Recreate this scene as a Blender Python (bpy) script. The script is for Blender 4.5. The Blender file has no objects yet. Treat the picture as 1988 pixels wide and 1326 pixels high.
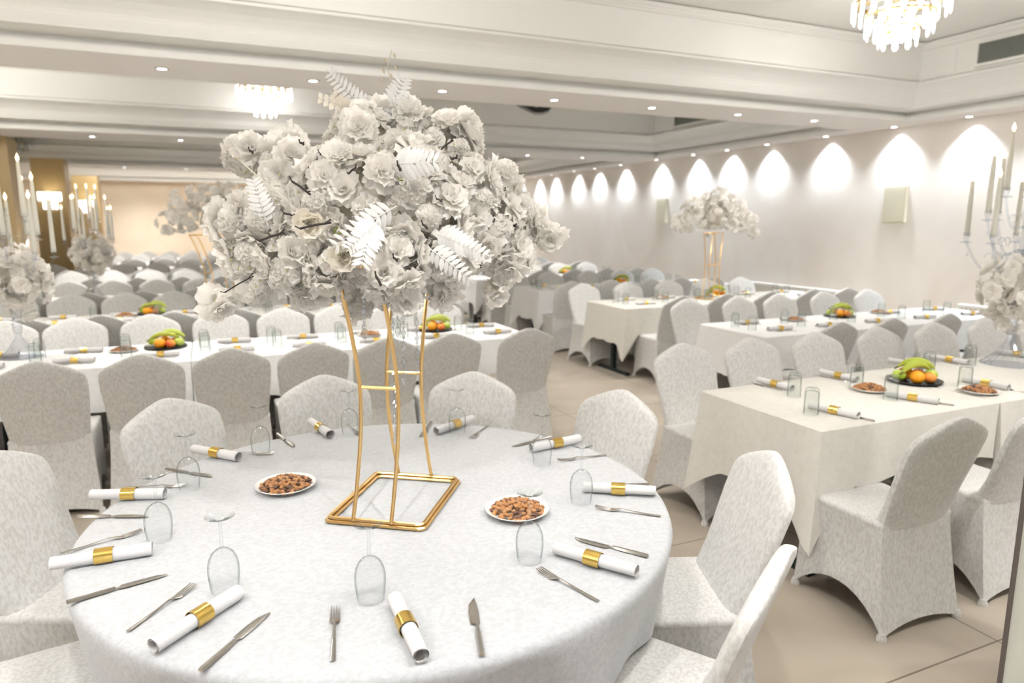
import bpy, math, random
from mathutils import Vector, Matrix
PI = math.pi
rnd = random.Random(7)
S = bpy.context.scene
COL = S.collection

# ---------------------------------------------------------------- camera
CZ = 1.64
YAW = math.radians(23.85); PITCH = math.radians(9.75); FPX = 1340.0
cd = bpy.data.cameras.new('camera'); cam = bpy.data.objects.new('camera', cd); COL.objects.link(cam)
cam.location = (0, 0, CZ); cam.rotation_euler = (PI/2 - PITCH, 0, -YAW)
cd.sensor_width = 36; cd.lens = FPX/1988*36; cd.clip_start = .05; cd.clip_end = 80
cd.dof.use_dof = True; cd.dof.focus_distance = 1.9; cd.dof.aperture_fstop = 2.8
S.camera = cam
Fv = Vector((math.sin(YAW)*math.cos(PITCH), math.cos(YAW)*math.cos(PITCH), -math.sin(PITCH)))
Rv = Vector((math.cos(YAW), -math.sin(YAW), 0)); Uv = Rv.cross(Fv)
def at(px, py, z):                        # point of height z seen at a pixel of the photograph
    d = Fv*FPX + Rv*(px-994) - Uv*(py-663)
    return Vector((0, 0, CZ)) + d*((z-CZ)/d.z)
def at_depth(px, py, dep):
    d = Fv*FPX + Rv*(px-994) - Uv*(py-663)
    return Vector((0, 0, CZ)) + d*(dep/FPX)

# ---------------------------------------------------------------- materials
def newmat(name):
    m = bpy.data.materials.new(name); m.use_nodes = True
    nt = m.node_tree; nt.nodes.clear()
    out = nt.nodes.new('ShaderNodeOutputMaterial')
    return m, nt, out
def pbr(name, col, rough=.5, metal=0, noise=None, bump=None, sheen=0, spec=.5, emit=None, transl=0, coat=0):
    m, nt, out = newmat(name)
    b = nt.nodes.new('ShaderNodeBsdfPrincipled')
    b.inputs['Base Color'].default_value = (*col, 1)
    b.inputs['Roughness'].default_value = rough; b.inputs['Metallic'].default_value = metal
    b.inputs['Sheen Weight'].default_value = sheen; b.inputs['Specular IOR Level'].default_value = spec
    b.inputs['Coat Weight'].default_value = coat
    if emit:
        b.inputs['Emission Color'].default_value = (*emit[0], 1); b.inputs['Emission Strength'].default_value = emit[1]
    tc = nt.nodes.new('ShaderNodeTexCoord')
    if noise:                                # (scale, detail, colour2, lo, hi, distortion, stretch)
        sc, det, c2, lo, hi, dist, st = noise
        mp = nt.nodes.new('ShaderNodeMapping'); mp.inputs['Scale'].default_value = st
        n = nt.nodes.new('ShaderNodeTexNoise'); n.inputs['Scale'].default_value = sc
        n.inputs['Detail'].default_value = det; n.inputs['Distortion'].default_value = dist
        r = nt.nodes.new('ShaderNodeValToRGB')
        r.color_ramp.elements[0].position = lo; r.color_ramp.elements[1].position = hi
        r.color_ramp.elements[0].color = (*c2, 1); r.color_ramp.elements[1].color = (*col, 1)
        nt.links.new(tc.outputs['Object'], mp.inputs[0]); nt.links.new(mp.outputs[0], n.inputs['Vector'])
        nt.links.new(n.outputs['Fac'], r.inputs[0]); nt.links.new(r.outputs[0], b.inputs['Base Color'])
    if bump:
        n2 = nt.nodes.new('ShaderNodeTexNoise'); n2.inputs['Scale'].default_value = bump[0]; n2.inputs['Detail'].default_value = 2
        bp = nt.nodes.new('ShaderNodeBump'); bp.inputs['Strength'].default_value = bump[1]; bp.inputs['Distance'].default_value = bump[2]
        nt.links.new(tc.outputs['Object'], n2.inputs['Vector']); nt.links.new(n2.outputs['Fac'], bp.inputs['Height'])
        nt.links.new(bp.outputs[0], b.inputs['Normal'])
    sh = b.outputs[0]
    if transl:
        t = nt.nodes.new('ShaderNodeBsdfTranslucent'); t.inputs[0].default_value = (*col, 1)
        mx = nt.nodes.new('ShaderNodeMixShader'); mx.inputs[0].default_value = transl
        nt.links.new(sh, mx.inputs[1]); nt.links.new(t.outputs[0], mx.inputs[2]); sh = mx.outputs[0]
    nt.links.new(sh, out.inputs[0])
    return m
def emis(name, col, s):
    m, nt, out = newmat(name)
    e = nt.nodes.new('ShaderNodeEmission'); e.inputs[0].default_value = (*col, 1); e.inputs[1].default_value = s
    nt.links.new(e.outputs[0], out.inputs[0]); return m
def thinglass(name, tint=(.985, .99, .99), base=.035, gain=.85, power=3.5, rough=.02, edge=(.42, .46, .46)):
    m, nt, out = newmat(name)
    t = nt.nodes.new('ShaderNodeBsdfTransparent')
    lw0 = nt.nodes.new('ShaderNodeLayerWeight'); lw0.inputs[0].default_value = .5
    cr = nt.nodes.new('ShaderNodeValToRGB'); cr.color_ramp.elements[0].position = .45; cr.color_ramp.elements[0].color = (*tint, 1)
    cr.color_ramp.elements[1].position = .97; cr.color_ramp.elements[1].color = (*edge, 1)
    nt.links.new(lw0.outputs['Facing'], cr.inputs[0]); nt.links.new(cr.outputs[0], t.inputs[0])
    g = nt.nodes.new('ShaderNodeBsdfGlossy'); g.inputs['Roughness'].default_value = rough; g.inputs[0].default_value = (.95, .98, 1, 1)
    lw = nt.nodes.new('ShaderNodeLayerWeight'); lw.inputs[0].default_value = .5
    p = nt.nodes.new('ShaderNodeMath'); p.operation = 'POWER'; p.inputs[1].default_value = power
    a = nt.nodes.new('ShaderNodeMath'); a.operation = 'MULTIPLY_ADD'; a.inputs[1].default_value = gain; a.inputs[2].default_value = base
    mx = nt.nodes.new('ShaderNodeMixShader')
    nt.links.new(lw.outputs['Facing'], p.inputs[0]); nt.links.new(p.outputs[0], a.inputs[0]); nt.links.new(a.outputs[0], mx.inputs[0])
    nt.links.new(t.outputs[0], mx.inputs[1]); nt.links.new(g.outputs[0], mx.inputs[2]); nt.links.new(mx.outputs[0], out.inputs[0])
    return m
M = {}
M['velvet'] = pbr('chair velvet', (.68, .68, .67), .8, noise=(95, 7, (.57, .565, .55), .40, .58, .1, (1, 1, .5)), bump=(90, .25, .004), sheen=.25, spec=.2)
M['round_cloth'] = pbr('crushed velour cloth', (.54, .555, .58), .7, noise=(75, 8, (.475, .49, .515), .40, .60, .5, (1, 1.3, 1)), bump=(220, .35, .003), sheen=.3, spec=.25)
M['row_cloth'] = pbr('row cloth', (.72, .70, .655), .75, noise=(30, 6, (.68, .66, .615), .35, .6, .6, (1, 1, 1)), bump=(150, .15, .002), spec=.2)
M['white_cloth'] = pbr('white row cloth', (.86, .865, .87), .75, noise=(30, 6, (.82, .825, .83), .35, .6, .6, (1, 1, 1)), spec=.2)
M['napkin'] = pbr('napkin', (.70, .695, .70), .85, spec=.15)
M['gold_band'] = pbr('gold band', (.86, .60, .17), .22, 1)
M['gold'] = pbr('brushed gold', (.84, .57, .25), .28, 1)
M['steel'] = pbr('cutlery steel', (.55, .53, .50), .2, 1)
M['plate'] = pbr('white plate', (.85, .84, .82), .2)
M['tray_black'] = pbr('black platter', (.02, .02, .022), .25)
M['dark_metal'] = pbr('dark metal', (.035, .05, .05), .45, .6)
M['dark_wood'] = pbr('dark underside', (.12, .10, .09), .6)
M['glass'] = thinglass('clear glass', (.975, .98, .98), .045, .6, 2.6, .01)
M['tumbler'] = thinglass('tumbler glass', (.965, .975, .97), .04, .5, 3, .03, (.42, .47, .45))
M['crystal'] = thinglass('cut crystal', (.93, .94, .96), .07, .5, 2.4, .05, (.50, .53, .60))
M['bead'] = thinglass('crystal beads', (.90, .91, .92), .22, .6, 1.6, .03, (.30, .31, .33))
M['prism'] = thinglass('unlit prism', (.75, .79, .78), .2, .8, 1.5, .08)
M['petal'] = pbr('white petals', (.99, .965, .925), .8, spec=.08, transl=.5)
M['petal_cream'] = pbr('cream petals', (.96, .92, .83), .8, spec=.1, transl=.45)
M['leaf_white'] = pbr('white fern leaf', (.80, .80, .79), .6, spec=.2, transl=.3)
M['leaf_beige'] = pbr('beige leaf', (.88, .83, .74), .7, transl=.45)
M['centre'] = pbr('flower centre', (.78, .74, .45), .8)
M['twig'] = pbr('dark twig', (.022, .014, .012), .7)
M['stem_green'] = pbr('green stem', (.16, .20, .05), .6)
M['stem_beige'] = pbr('beige stem', (.66, .58, .46), .7)
M['candle'] = pbr('candle wax', (.84, .83, .76), .5, transl=.2)
M['flame'] = emis('flame', (1, .72, .42), 4)
M['lamp'] = emis('lamp lens', (1, .99, .96), 9)
M['bulb_warm'] = emis('warm bulbs', (1, .86, .62), 6)
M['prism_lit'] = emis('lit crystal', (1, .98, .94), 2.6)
M['brass'] = pbr('brass', (.50, .36, .14), .3, 1)
M['lamp_rim'] = pbr('lamp rim', (.62, .58, .54), .5)
M['black'] = pbr('black plastic', (.006, .007, .007), .35)
M['wall_box'] = pbr('beige speaker box', (.78, .74, .60), .6)
M['apple'] = pbr('green apple', (.42, .58, .06), .35, noise=(7, 3, (.55, .66, .13), .4, .6, 0, (1, 1, 1)))
M['orange'] = pbr('orange peel', (.95, .38, .015), .45, bump=(160, .3, .002))
M['peach'] = pbr('peach', (.80, .13, .03), .5, noise=(9, 3, (.88, .36, .06), .4, .6, 0, (1, 1, 1)))
M['banana'] = pbr('banana', (.44, .47, .06), .45, noise=(6, 3, (.38, .48, .06), .35, .6, 0, (1, 1, 1)))
M['stalk'] = pbr('fruit stalk', (.14, .12, .03), .7)
M['nut_tan'] = pbr('tan nut', (.36, .155, .055), .5, noise=(40, 3, (.46, .23, .09), .4, .6, 0, (1, 1, 1)))
M['nut_dark'] = pbr('dark almond', (.10, .047, .03), .55, noise=(60, 3, (.16, .08, .045), .4, .6, 0, (1, 1, 4)))
M['nut_pale'] = pbr('pale cashew', (.52, .27, .11), .5, noise=(40, 3, (.40, .19, .07), .4, .6, 0, (1, 1, 1)))
M['ceiling'] = pbr('ceiling paint', (.84, .83, .80), .85, spec=.2)
M['soffit'] = pbr('soffit paint', (.90, .865, .84), .85, spec=.2)
M['trim'] = pbr('trim paint', (.86, .85, .82), .6, spec=.3)
M['wall'] = pbr('polished plaster', (.88, .835, .785), .6, noise=(.75, 6, (.81, .745, .685), .33, .62, 1.2, (1, 1, .8)), spec=.3)
M['far_wall'] = pbr('far plaster', (.80, .70, .58), .6, noise=(.6, 5, (.72, .61, .48), .35, .6, 1, (1, 1, 1)), spec=.3)
M['column'] = pbr('gold column paint', (.36, .26, .125), .45, metal=.25, noise=(3, 4, (.30, .215, .10), .35, .65, .5, (1, 1, .4)))
M['vent'] = pbr('vent slat', (.50, .52, .47), .5)
M['vent_dark'] = pbr('vent recess', (.10, .11, .10), .7)
M['panel_wall'] = pbr('near panel', (.66, .67, .61), .5, noise=(5, 5, (.60, .61, .56), .35, .6, .6, (1, 1, .5)))
def floor_mat():
    m, nt, out = newmat('porcelain tile floor')
    b = nt.nodes.new('ShaderNodeBsdfPrincipled'); tc = nt.nodes.new('ShaderNodeTexCoord')
    mp = nt.nodes.new('ShaderNodeMapping'); mp.inputs['Location'].default_value = (-2.78+1.2*10, -1.51+1.2*10, 0)
    br = nt.nodes.new('ShaderNodeTexBrick'); br.offset = 0; br.squash = 1
    br.inputs['Scale'].default_value = 1; br.inputs['Brick Width'].default_value = 1.2; br.inputs['Row Height'].default_value = 1.2
    br.inputs['Mortar Size'].default_value = .004; br.inputs['Mortar Smooth'].default_value = .1; br.inputs['Bias'].default_value = 0
    br.inputs['Color1'].default_value = (.46, .405, .335, 1); br.inputs['Color2'].default_value = (.50, .44, .365, 1); br.inputs['Mortar'].default_value = (.19, .155, .12, 1)
    n = nt.nodes.new('ShaderNodeTexNoise'); n.inputs['Scale'].default_value = 1.6; n.inputs['Detail'].default_value = 6; n.inputs['Distortion'].default_value = .8
    r = nt.nodes.new('ShaderNodeMapRange'); r.inputs[1].default_value = .3; r.inputs[2].default_value = .7; r.inputs[3].default_value = .82; r.inputs[4].default_value = 1.12
    mx = nt.nodes.new('ShaderNodeMixRGB'); mx.blend_type = 'MULTIPLY'; mx.inputs[0].default_value = 1
    nt.links.new(tc.outputs['Object'], mp.inputs[0]); nt.links.new(mp.outputs[0], br.inputs['Vector']); nt.links.new(tc.outputs['Object'], n.inputs['Vector'])
    nt.links.new(n.outputs['Fac'], r.inputs[0]); nt.links.new(br.outputs['Color'], mx.inputs[1]); nt.links.new(r.outputs[0], mx.inputs[2])
    nt.links.new(mx.outputs[0], b.inputs['Base Color']); b.inputs['Roughness'].default_value = .38; b.inputs['Specular IOR Level'].default_value = .4
    nt.links.new(b.outputs[0], out.inputs[0]); return m
M['floor'] = floor_mat()
def lattice_mat():
    m, nt, out = newmat('pierced lattice')
    b = nt.nodes.new('ShaderNodeBsdfPrincipled'); tc = nt.nodes.new('ShaderNodeTexCoord')
    sep = nt.nodes.new('ShaderNodeSeparateXYZ'); nt.links.new(tc.outputs['Object'], sep.inputs[0])
    def wave(o, f):
        a = nt.nodes.new('ShaderNodeMath'); a.operation = 'MULTIPLY'; a.inputs[1].default_value = f
        s = nt.nodes.new('ShaderNodeMath'); s.operation = 'SINE'; nt.links.new(o, a.inputs[0]); nt.links.new(a.outputs[0], s.inputs[0]); return s.outputs[0]
    mu = nt.nodes.new('ShaderNodeMath'); mu.operation = 'MULTIPLY'
    nt.links.new(wave(sep.outputs[1], 2*PI/.05), mu.inputs[0]); nt.links.new(wave(sep.outputs[2], 2*PI/.05), mu.inputs[1])
    r = nt.nodes.new('ShaderNodeValToRGB'); r.color_ramp.elements[0].position = .25; r.color_ramp.elements[1].position = .35
    r.color_ramp.elements[0].color = (.78, .75, .69, 1); r.color_ramp.elements[1].color = (.40, .36, .31, 1)
    nt.links.new(mu.outputs[0], r.inputs[0]); nt.links.new(r.outputs[0], b.inputs['Base Color']); b.inputs['Roughness'].default_value = .6
    nt.links.new(b.outputs[0], out.inputs[0]); return m
M['lattice'] = lattice_mat()

# ---------------------------------------------------------------- mesh helpers
class MB:
    def __init__(s): s.v = []; s.f = []; s.mi = []; s.m = 0
    def add(s, vs, fs, mat=None):
        o = len(s.v); s.v += [tuple(p) for p in vs]; s.f += [tuple(i+o for i in q) for q in fs]
        s.mi += [s.m if mat is None else mat]*len(fs)
    def box(s, x0, x1, y0, y1, z0, z1):
        s.add([(x0,y0,z0),(x1,y0,z0),(x1,y1,z0),(x0,y1,z0),(x0,y0,z1),(x1,y0,z1),(x1,y1,z1),(x0,y1,z1)],
              [(0,3,2,1),(4,5,6,7),(0,1,5,4),(1,2,6,5),(2,3,7,6),(3,0,4,7)])
    def rings(s, R, cap0=True, cap1=True, close=True):
        n = len(R[0]); fs = []
        for i in range(len(R)-1):
            for j in range(n if close else n-1):
                k = (j+1) % n
                fs.append((i*n+j, i*n+k, (i+1)*n+k, (i+1)*n+j))
        if cap0: fs.append(tuple(range(n-1, -1, -1)))
        if cap1: fs.append(tuple((len(R)-1)*n+j for j in range(n)))
        s.add([p for r in R for p in r], fs)
    def lathe(s, prof, seg=24, c=(0,0,0), cap0=False, cap1=False):
        s.rings([[(c[0]+r*math.cos(2*PI*j/seg), c[1]+r*math.sin(2*PI*j/seg), c[2]+z) for j in range(seg)] for r, z in prof], cap0, cap1)
    def tube(s, pts, r, seg=8, caps=True):
        pts = [Vector(p) for p in pts]; R = []; n = len(pts)
        rr = r if isinstance(r, (list, tuple)) else [r]*n
        t0 = (pts[1]-pts[0]).normalized(); a = t0.orthogonal().normalized()
        for i, p in enumerate(pts):
            t = (pts[min(i+1, n-1)]-pts[max(i-1, 0)]).normalized()
            a = (a - t*a.dot(t)).normalized(); b = t.cross(a)
            R.append([p + (a*math.cos(2*PI*j/seg) + b*math.sin(2*PI*j/seg))*rr[i] for j in range(seg)])
        s.rings(R, caps, caps)
    def merge(s, other, mtx=None, mat=None):
        o = len(s.v)
        s.v += [tuple(mtx @ Vector(p)) if mtx else p for p in other.v]
        s.f += [tuple(i+o for i in q) for q in other.f]; s.mi += [mat if mat is not None else i for i in other.mi]
    def build(s, name, mat, parent=None, smooth=True, loc=None):
        me = mesh_of(s, name, mat, smooth)
        o = bpy.data.objects.new(name, me); COL.objects.link(o)
        if parent: o.parent = parent
        if loc is not None: o.location = loc
        return o
def mesh_of(s, name, mat, smooth=True):
    me = bpy.data.meshes.new(name); me.from_pydata(s.v, [], s.f)
    for m in (mat if isinstance(mat, (list, tuple)) else [mat]): me.materials.append(m)
    if any(s.mi): me.polygons.foreach_set('material_index', s.mi)
    if smooth:
        me.polygons.foreach_set('use_smooth', [True]*len(me.polygons))
        me.set_sharp_from_angle(angle=math.radians(42))
    me.update(); return me
def tag(o, label=None, cat=None, group=None, kind=None):
    if label: o['label'] = label
    if cat: o['category'] = cat
    if group: o['group'] = group
    if kind: o['kind'] = kind
    return o
def empty(name, loc=(0,0,0), rz=0, label=None, cat=None, group=None):
    o = bpy.data.objects.new(name, None); COL.objects.link(o); o.location = loc; o.rotation_euler = (0, 0, rz)
    o.empty_display_size = .1
    return tag(o, label, cat, group)
def copy_tree(o, parent=None):
    c = o.copy(); COL.objects.link(c)
    if parent: c.parent = parent
    for ch in list(o.children): copy_tree(ch, c)
    return c
USED = set()
def place(proto, loc, rz=0, label=None, group=None, sc=None):
    """first call moves the prototype itself, later ones copy it with its parts"""
    if id(proto) in USED: o = copy_tree(proto)
    else: USED.add(id(proto)); o = proto
    o.location = loc; o.rotation_euler = (0, 0, rz)
    if sc: o.scale = (sc, sc, sc)
    if label: o['label'] = label
    if group: o['group'] = group
    return o
ORD = ['first','second','third','fourth','fifth','sixth','seventh','eighth','ninth','tenth','eleventh','twelfth','thirteenth','fourteenth','fifteenth','sixteenth','seventeenth','eighteenth','nineteenth','twentieth']
def struct(o): o['kind'] = 'structure'; return o

# ---------------------------------------------------------------- room
WX, WY, LX, ZC = 7.9, 22.9, -8.0, 2.79
b = MB(); b.box(LX, WX, -4, WY, -.1, 0); struct(b.build('floor', M['floor'], smooth=False))
b = MB(); b.box(WX, WX+.15, -4, WY+.15, -.1, 3.6); struct(b.build('wall_right', M['wall'], smooth=False))
b = MB(); b.box(LX-.15, WX, WY, WY+.15, -.1, 3.6); struct(b.build('wall_back', M['far_wall'], smooth=False))
b = MB(); b.box(LX-.15, LX, -4, WY, -.1, 3.6); struct(b.build('wall_left', M['far_wall'], smooth=False))
TR = [(-3.9, .5), (1.3, 5.7), (6.5, 10.6), (11.6, 16.4), (17.4, 22.1)]      # trays, y from - to
TX0, TX1 = -7.4, 7.5
b = MB()
ys = [-4.0] + [y for t in TR for y in t] + [WY]
for i in range(0, len(ys), 2):
    b.add([(LX, ys[i], ZC), (WX, ys[i], ZC), (WX, ys[i+1], ZC), (LX, ys[i+1], ZC)], [(0,3,2,1)])
for y0, y1 in TR:
    for x0, x1 in ((LX, TX0), (TX1, WX)):
        b.add([(x0, y0, ZC), (x1, y0, ZC), (x1, y1, ZC), (x0, y1, ZC)], [(0,3,2,1)])
    d = .40
    b.add([(TX0+d, y0+d, 3.51), (TX1-d, y0+d, 3.51), (TX1-d, y1-d, 3.51), (TX0+d, y1-d, 3.51)], [(0,3,2,1)], 1)
struct(b.build('ceiling', [M['soffit'], M['ceiling']], smooth=False))
PROF = [(0,2.79),(0,2.838),(-.075,2.842),(-.075,2.888),(.19,2.892),(.195,2.905),(.215,2.935),(.228,2.96),(.222,2.964),(.235,2.985),(.229,2.989),
        (.26,3.02),(.31,3.055),(.37,3.08),(.415,3.092),(.415,3.112),(.335,3.114),(.335,3.134),(.36,3.138),(.36,3.435),(.385,3.438),(.385,3.452),(.405,3.455),(.408,3.468),
        (.43,3.472),(.45,3.49),(.45,3.498),(.40,3.50),(.40,3.51)]
for i, (y0, y1) in enumerate(TR):
    b = MB()
    b.rings([[(TX0+d, y0+d, z), (TX1-d, y0+d, z), (TX1-d, y1-d, z), (TX0+d, y1-d, z)] for d, z in PROF], False, False)
    struct(b.build('trim_%d' % (i+1), M['trim'], smooth=False))
b = MB(); b.box(WX-.015, WX, -4, WY, 0, .09); struct(b.build('baseboard_right', M['trim'], smooth=False))
# near wall panel at the right edge of the view
b = MB()
b.box(0, .9, 0, .16, 0, 2.4)
o = b.build('wall_near', M['panel_wall'], smooth=False); o.location = (2.125, .955, 0); o.rotation_euler = (0, 0, math.radians(14)); struct(o)
b = MB(); b.box(-.006, .012, .156, .168, 0, 2.4); q = b.build('edge_strip', M['dark_wood'], o, smooth=False)

def area_disc(b, r, z, seg=20):
    b.add([(r*math.cos(2*PI*j/seg), r*math.sin(2*PI*j/seg), z) for j in range(seg)], [tuple(range(seg-1, -1, -1))])
dl = empty('downlight', label='x', cat='downlight')
b = MB(); b.lathe([(.052, 0), (.05, -.006), (.036, -.006), (.034, .0)], 20); b.build('rim', M['lamp_rim'], dl)
b = MB(); area_disc(b, .034, -.004); b.build('lamp', M['lamp'], dl)
NSP = [0]
def spot(loc, power, size, blend=.5, col=(1, .97, .93), tilt=(0, 0, 0), rad=.03):
    l = bpy.data.lights.new('spot', 'SPOT'); l.energy = power; l.spot_size = math.radians(size); l.spot_blend = blend
    l.color = col; l.shadow_soft_size = rad
    o = bpy.data.objects.new('spot', l); COL.objects.link(o); o.location = loc; o.rotation_euler = tilt
def point(loc, power, col=(1, .95, .88), rad=.15):
    l = bpy.data.lights.new('point', 'POINT'); l.energy = power; l.color = col; l.shadow_soft_size = rad
    o = bpy.data.objects.new('point', l); COL.objects.link(o); o.location = loc
SPOT_W = 37
for bi, (yy, xs, nm) in enumerate([(6.09, [-.2+1.11*k for k in range(-5, 7)], 'nearest ceiling beam'), (11.1, [-.2+1.08*k for k in range(-5, 7)], 'second ceiling beam'),
                       (16.9, [-1.42+1.18*k for k in range(-4, 8)], 'third ceiling beam'), (22.5, [-1.42+1.15*k for k in range(-4, 8)], 'far wall strip'), (.9, [-3.5+1.1*k for k in range(0, 10)], '')]):
    for k, x in enumerate(xs):
        if bi < 4: place(dl, (x, yy, ZC), 0, '%s round recessed downlight from the left on the %s' % (ORD[k], nm), 'recessed downlights in the ceiling')
        if bi in (0, 4) or k % 3 == 1: spot((x, yy if bi != 3 else 21.4, ZC-.02), SPOT_W*(1.4 if bi == 4 else 1.15 if bi == 0 else 5 if bi < 3 else 3.6), 150 if bi > 2 else 110, .9 if bi > 2 else .7)
WL = [2.3, 3.3, 4.25, 5.17, 6.08, 7.1, 8.17, 9.04, 9.88, 10.94, 12.15, 13.17, 14.1, 15.2, 16.1, 17.2, 18.3, 19.4, 20.5, 21.6]
for k, y in enumerate(WL):
    place(dl, (7.76, y, ZC), 0, '%s recessed downlight counted from the near end beside the right wall' % ORD[k], 'recessed downlights in the ceiling')
    spot((7.80, y, ZC-.02), 76, 106, 1, (.84, .92, 1), (0, 0, 0), .02)

# ---------------------------------------------------------------- chandeliers
def chandelier(lit=True):
    r0 = empty('chandelier', cat='chandelier')
    b = MB(); b.lathe([(.02, .47), (.06, .47), (.06, .45), (.012, .44), (.012, .30)], 16, cap0=True)
    b.lathe([(.30, .30), (.345, .295), (.345, .28), (.30, .275)], 32); b.lathe([(.22, .20), (.25, .195), (.25, .18), (.22, .175)], 32)
    b.lathe([(.11, .10), (.15, .095), (.15, .08), (.11, .075)], 32)
    for k in range(6):
        a = k*PI/3; b.tube([(0, 0, .36), (.2*math.cos(a), .2*math.sin(a), .31), (.33*math.cos(a), .33*math.sin(a), .29)], .008, 6)
        b.tube([(0, 0, .30), (.24*math.cos(a), .24*math.sin(a), .19)], .006, 6); b.tube([(0, 0, .24), (.14*math.cos(a), .14*math.sin(a), .09)], .006, 6)
    b.build('frame', M['brass'], r0)
    b = MB()
    for R, zt, ln, n, hw in ((.335, .31, .15, 20, .023), (.235, .21, .18, 14, .024), (.135, .11, .16, 9, .023)):
        for k in range(n):
            a = 2*PI*k/n; c, s = math.cos(a), math.sin(a)
            def P(u, w, z): return (R*c - u*s + w*c, R*s + u*c + w*s, z)
            q = [(-hw, 0), (0, .010), (hw, 0), (0, -.010)]
            b.rings([[P(u, w, zt) for u, w in q], [P(u, w, zt-ln+.02) for u, w in q], [P(u*.35, w*.35, zt-ln) for u, w in q]], True, True)
    b.build('crystal_prisms', M['prism_lit'] if lit else M['prism'], r0, smooth=False)
    b = MB()
    for k in range(5):
        a = k*2*PI/5; b.lathe([(.0, .05), (.014, .03), (.016, .01), (.01, -.01), (0, -.012)], 8, (.1*math.cos(a), .1*math.sin(a), .2))
    b.build('bulbs', M['bulb_warm'] if lit else M['prism'], r0)
    return r0
ch = chandelier()
p1 = at(1742, 92, 2.99); p2 = at(516, 227, 2.99)
place(ch, (p1.x, p1.y, 3.04), .1, 'lit tiered crystal chandelier at the top right edge of the view', 'lit tiered crystal chandeliers')
place(ch, (p2.x, p2.y, 3.04), .3, 'lit tiered crystal chandelier half hidden behind the nearest ceiling beam', 'lit tiered crystal chandeliers')
pc = at(141, 338, 3.0)
c3 = place(ch, (-2.0, 19.6, 3.02), .2, 'small bright chandelier glowing between the two gold columns, far left', 'lit tiered crystal chandeliers')
for x, y, w in ((p1.x, p1.y, 45), (.7, 3.3, 45), (-2.7, 3.3, 40), (p2.x, p2.y, 7), (-2.6, 8.5, 60), (-2, 19.6, 110), (2.5, 19.6, 110)):
    point((x, y, 3.12), w, (1, .965, .91), .2)
ch2 = chandelier(False)
p = at(38, 290, 3.0)
place(ch2, (p.x, p.y, 3.02), 0, 'unlit grey crystal chandelier at the top of the left gold column', None)

# ---------------------------------------------------------------- air vents, access panel, speaker boxes, radiator covers
def vent(y0, y1, z0, z1, label, n):
    r = empty('air_vent', (TX1-.36, (y0+y1)/2, (z0+z1)/2), label=label, cat='air vent', group='air vents in the ceiling recesses')
    h, w = (z1-z0)/2, (y1-y0)/2
    b = MB(); b.box(-.012, .0, -w, w, -h, h); b.build('recess', M['vent_dark'], r, False)
    b = MB()
    for a, c, d, e in ((-w-.03, w+.03, h, h+.03), (-w-.03, w+.03, -h-.03, -h), (-w-.03, -w, -h, h), (w, w+.03, -h, h)): b.box(-.03, 0, a, c, d, e)
    b.build('frame', M['trim'], r, False)
    b = MB()
    for k in range(n):
        z = -h + (k+.5)*2*h/n; b.add([(-.028, -w, z-.004), (-.028, w, z-.004), (-.014, w, z+h/n*.9), (-.014, -w, z+h/n*.9)], [(0,1,2,3)])
    b.build('slats', M['vent'], r, False)
vent(3.2, 4.72, 3.19, 3.38, 'long grey slatted air vent in the ceiling recess at top right', 12)
vent(8.5, 9.58, 3.19, 3.36, 'smaller slatted air vent half hidden above the nearest ceiling beam', 8)
b = MB(); b.box(-.008, 0, -.11, .11, -.11, .11); b.box(-.012, -.008, -.10, .10, -.10, .10)
tag(b.build('access_panel', M['trim'], smooth=False, loc=(TX1-.36, 5.06, 3.27)), 'square white access panel left of the long air vent', 'access panel')
for k, (y, lb) in enumerate([(6.06, 'largest beige wall speaker box, right of the distant flowers'), (10.88, 'beige wall speaker box above the left edge of the distant white flowers'), (15.8, 'farthest beige wall speaker box behind the distant candle flames')]):
    r = empty('wall_speaker', (WX, y, 1.86), label=lb, cat='speaker', group='flat speaker boxes on the right wall')
    b = MB(); b.box(-.045, 0, -.15, .15, -.215, .215); b.build('cabinet', M['wall_box'], r, False)
    b = MB(); b.box(-.052, -.045, -.135, .135, -.20, .20); b.build('grille', M['wall_box'], r, False)
for y0, y1, lb in ((6.27, 8.6, 'low pierced lattice radiator cover on the right wall behind the second right row'), (3.4, 5.1, 'low pierced lattice radiator cover behind the right candelabra')):
    r = empty('radiator_cover', (WX-.1, (y0+y1)/2, 0), label=lb, cat='radiator cover', group='lattice radiator covers')
    w = (y1-y0)/2
    b = MB(); b.box(-.02, .09, -w, w, .70, .73); b.box(-.01, .09, -w, -w+.03, 0, .70); b.box(-.01, .09, w-.03, w, 0, .70); b.build('frame', M['trim'], r, False)
    b = MB(); b.box(-.012, 0, -w+.03, w-.03, .02, .70); b.build('lattice_panel', M['lattice'], r, False)
# black projector hanging in the second tray
r = empty('projector', (4.05, 8.5, 3.05), math.radians(-24), 'black projector hanging in the ceiling recess, cut off by the nearest beam', 'projector')
b = MB(); b.rings([[(-.26, -.12, .15), (.26, -.12, .15), (.26, .12, .15), (-.26, .12, .15)], [(-.14, -.12, .08), (.25, -.12, .08), (.25, .12, .08), (-.14, .12, .08)], [(.0, -.11, .01), (.21, -.11, .03), (.21, .11, .03), (.0, .11, .01)], [(.05, -.1, 0), (.13, -.1, 0), (.13, .1, 0), (.05, .1, 0)]])
b.build('housing', M['black'], r, False)
b = MB(); b.lathe([(.028, -.02), (.028, .02), (.0, .03)], 16); q = b.build('lens', M['vent'], r); q.rotation_euler = (PI/2, 0, 0); q.location = (.05, -.125, .09)
b = MB(); b.tube([(0, 0, .15), (0, 0, .46)], .02); b.build('ceiling_pole', M['black'], r)

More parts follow.
